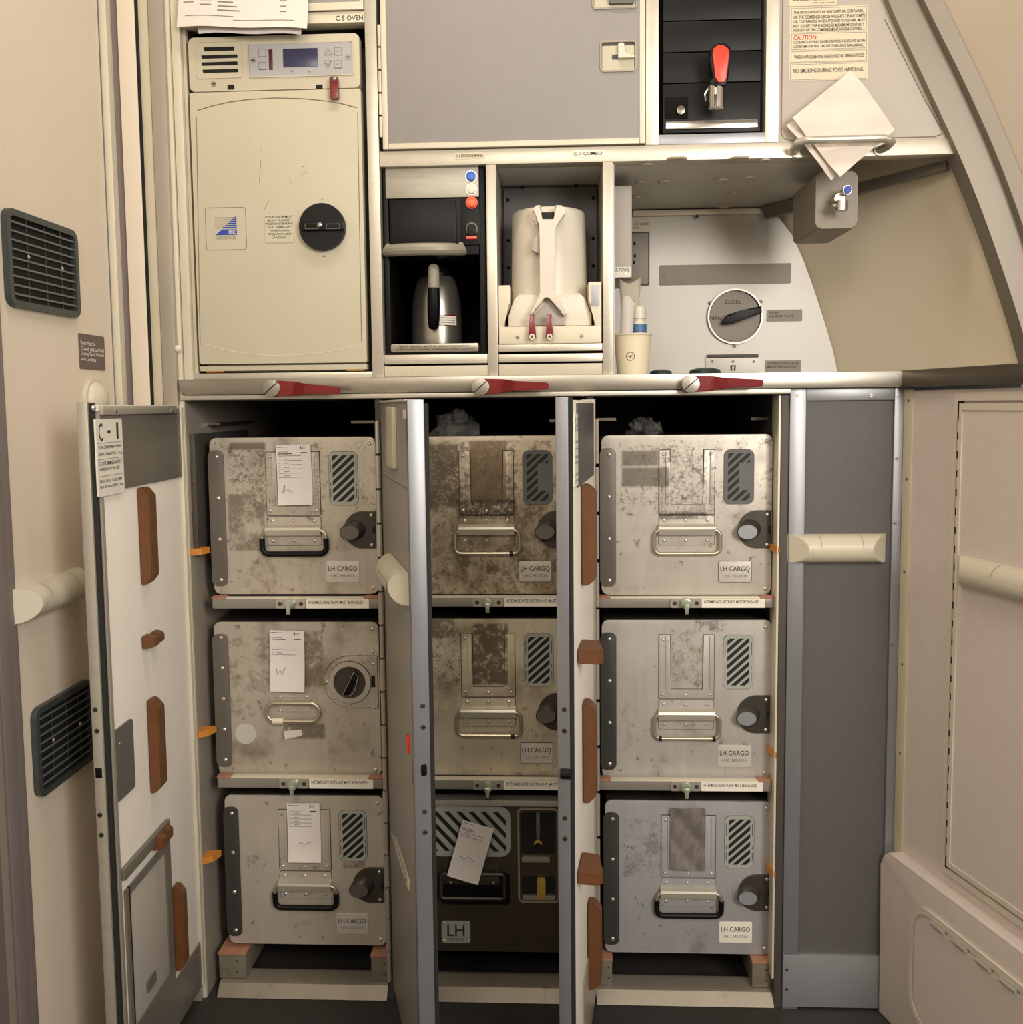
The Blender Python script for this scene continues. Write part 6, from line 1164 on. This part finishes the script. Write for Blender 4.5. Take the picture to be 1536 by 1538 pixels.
# ================================================================== loose things on the worktop
x0, x1, z0, z1 = W.R(922, 501, 979.5, 562, 0.06); cxp = (x0+x1)/2+0.001; rt = (x1-x0)/2; rbm = rt*0.80; zbm = ZC-0.0058
cup = thing('paper_cup', 'cream paper cup with a small round bird emblem, on the worktop left in the niche', 'cup', (cxp, 0.085, zbm))
m = MB(); m.lathe([(rbm, zbm), (rt*0.985, z1-0.002)], cxp, 0.085, 'cup', 40); m.b.faces.ensure_lookup_table(); bmesh.ops.delete(m.b, geom=[f for f in m.b.faces if len(f.verts) > 4 and f.calc_center_median().z > zbm+0.02], context='FACES_ONLY'); m.build('wall', cup)
m = MB(); rim = [(cxp+rt*0.99*math.cos(2*math.pi*i/40), 0.085+rt*0.99*math.sin(2*math.pi*i/40), z1-0.001) for i in range(40)]; m.tube(rim, 0.0016, 'cup', 8, True); m.build('rim', cup)
ex, ez = W.P(947.5, 534.5, 0.045); ye = lambda x, z: 0.085-math.sqrt(max((rbm+(rt-rbm)*(z-zbm)/(z1-zbm))**2-(x-cxp)**2, 0))-0.0006
m = MB(); S = 32; er = 0.0073; vs = []
for r_ in (er, er*0.90):
    for i in range(S): x, z = ex+r_*math.cos(2*math.pi*i/S), ez+r_*math.sin(2*math.pi*i/S); vs.append((x, ye(x, z), z))
m.add(vs, [(i, (i+1) % S, S+(i+1) % S, S+i) for i in range(S)], 'ink')
bird = [(-0.62, 0.10), (-0.30, -0.02), (-0.05, 0.02), (0.12, 0.20), (0.55, 0.34), (0.24, 0.10), (0.72, 0.18), (0.20, -0.06), (0.02, -0.30), (-0.12, -0.14), (-0.34, -0.10)]
vs = [(ex+er*a, ye(ex+er*a, ez+er*b), ez+er*b) for a, b in bird]; m.add(vs, [tuple(range(len(vs)))], 'ink'); m.build('emblem', cup)
# things standing in the cup
zin = zbm+0.012
one('water_bottle', MB().lathe([(0.0125, zin), (0.0125, vz(960, 487, 0.09)-0.004), (0.0112, vz(960, 487, 0.09)), (0.0118, vz(960, 485, 0.09)), (0.0122, vz(960, 463, 0.09)), (0.0112, vz(960, 460, 0.09))], vx(957.5, 480, 0.085), 0.085, 'white', 28), 'small white bottle with a blue band standing in the paper cup', 'bottle') if False else None
bt = thing('small_bottle', 'small white capped bottle with a blue band, standing in the paper cup', 'bottle', (vx(959, 490, 0.09), 0.09, zin))
X_ = bt.location.x; zc1, zc0, zl = vz(959, 461, 0.09), vz(959, 478, 0.09), vz(959, 483, 0.09)
m = MB(); m.lathe([(0.0130, zin), (0.0134, zin+0.01), (0.0134, zl-0.004), (0.011, zl), (0.0108, zc0)], X_, 0.09, 'white', 28); m.build('body', bt)
m = MB(); m.lathe([(0.0128, zc0-0.001), (0.0130, zc0+0.004), (0.0126, zc1-0.001), (0.0115, zc1)], X_, 0.09, 'white', 28); m.build('cap', bt)
m = MB(); m.lathe([(0.0138, vz(959, 500, 0.09)), (0.0138, zl-0.005)], X_, 0.09, 'bottle_blue', 28); m.build('blue_band', bt)
def roll(name, label, cx, cy, zb, zt, r0, r1, seed, k):
    rnd = random.Random(seed); m = MB(); vs = []; n1, n2 = 10, 20
    for i in range(n1+1):
        v = i/n1; r = r0+(r1-r0)*v
        for j in range(n2): th = 2*math.pi*j/n2; q = r*(1+0.10*math.sin(3*th+seed+v*2)+rnd.uniform(-0.04, 0.04)); vs.append((cx+q*math.cos(th)+0.004*v, cy+q*0.55*math.sin(th), zb+(zt-zb)*v+(0.006*math.sin(th*2+seed) if i == n1 else 0)))
    fs = [(i*n2+j, i*n2+(j+1) % n2, (i+1)*n2+(j+1) % n2, (i+1)*n2+j) for i in range(n1) for j in range(n2)]+[tuple(range(n2-1, -1, -1)), tuple(range(n1*n2, (n1+1)*n2))]
    m.add(vs, fs, k); return one(name, m, label, 'cloth', 'rolled cloths standing in the paper cup')
roll('rolled_cloth', 'rolled grey cloth standing at the back of the paper cup', cxp-0.006, 0.105, zin, vz(945, 421, 0.10), 0.011, 0.018, 2, 'cloth')
roll('rolled_cloth', 'pale wrinkled cloth standing at the front left of the paper cup', cxp-0.013, 0.073, zin, vz(935, 450, 0.075), 0.009, 0.012, 5, 'paper_back')
# two dark lids at the back of the worktop
for lab, pa, pb, py in (('dark teal round lid lying behind the paper cup on the worktop', 974, 1010, 555), ('dark teal round lid lying in front of the white drain flap', 1033, 1084, 552.5)):
    a, b = vx(pa, 557, 0.20), vx(pb, 557, 0.20); z = vz((pa+pb)/2, py, 0.20); r = (b-a)/2; zb = ZC-0.0058
    one('dark_lid', MB().lathe([(r, zb), (r, zb+(z-zb)*0.45), (r*0.86, zb+(z-zb)*0.85), (r*0.45, z), (0.001, z)], (a+b)/2, 0.20, 'teal', 36), lab, 'lid')
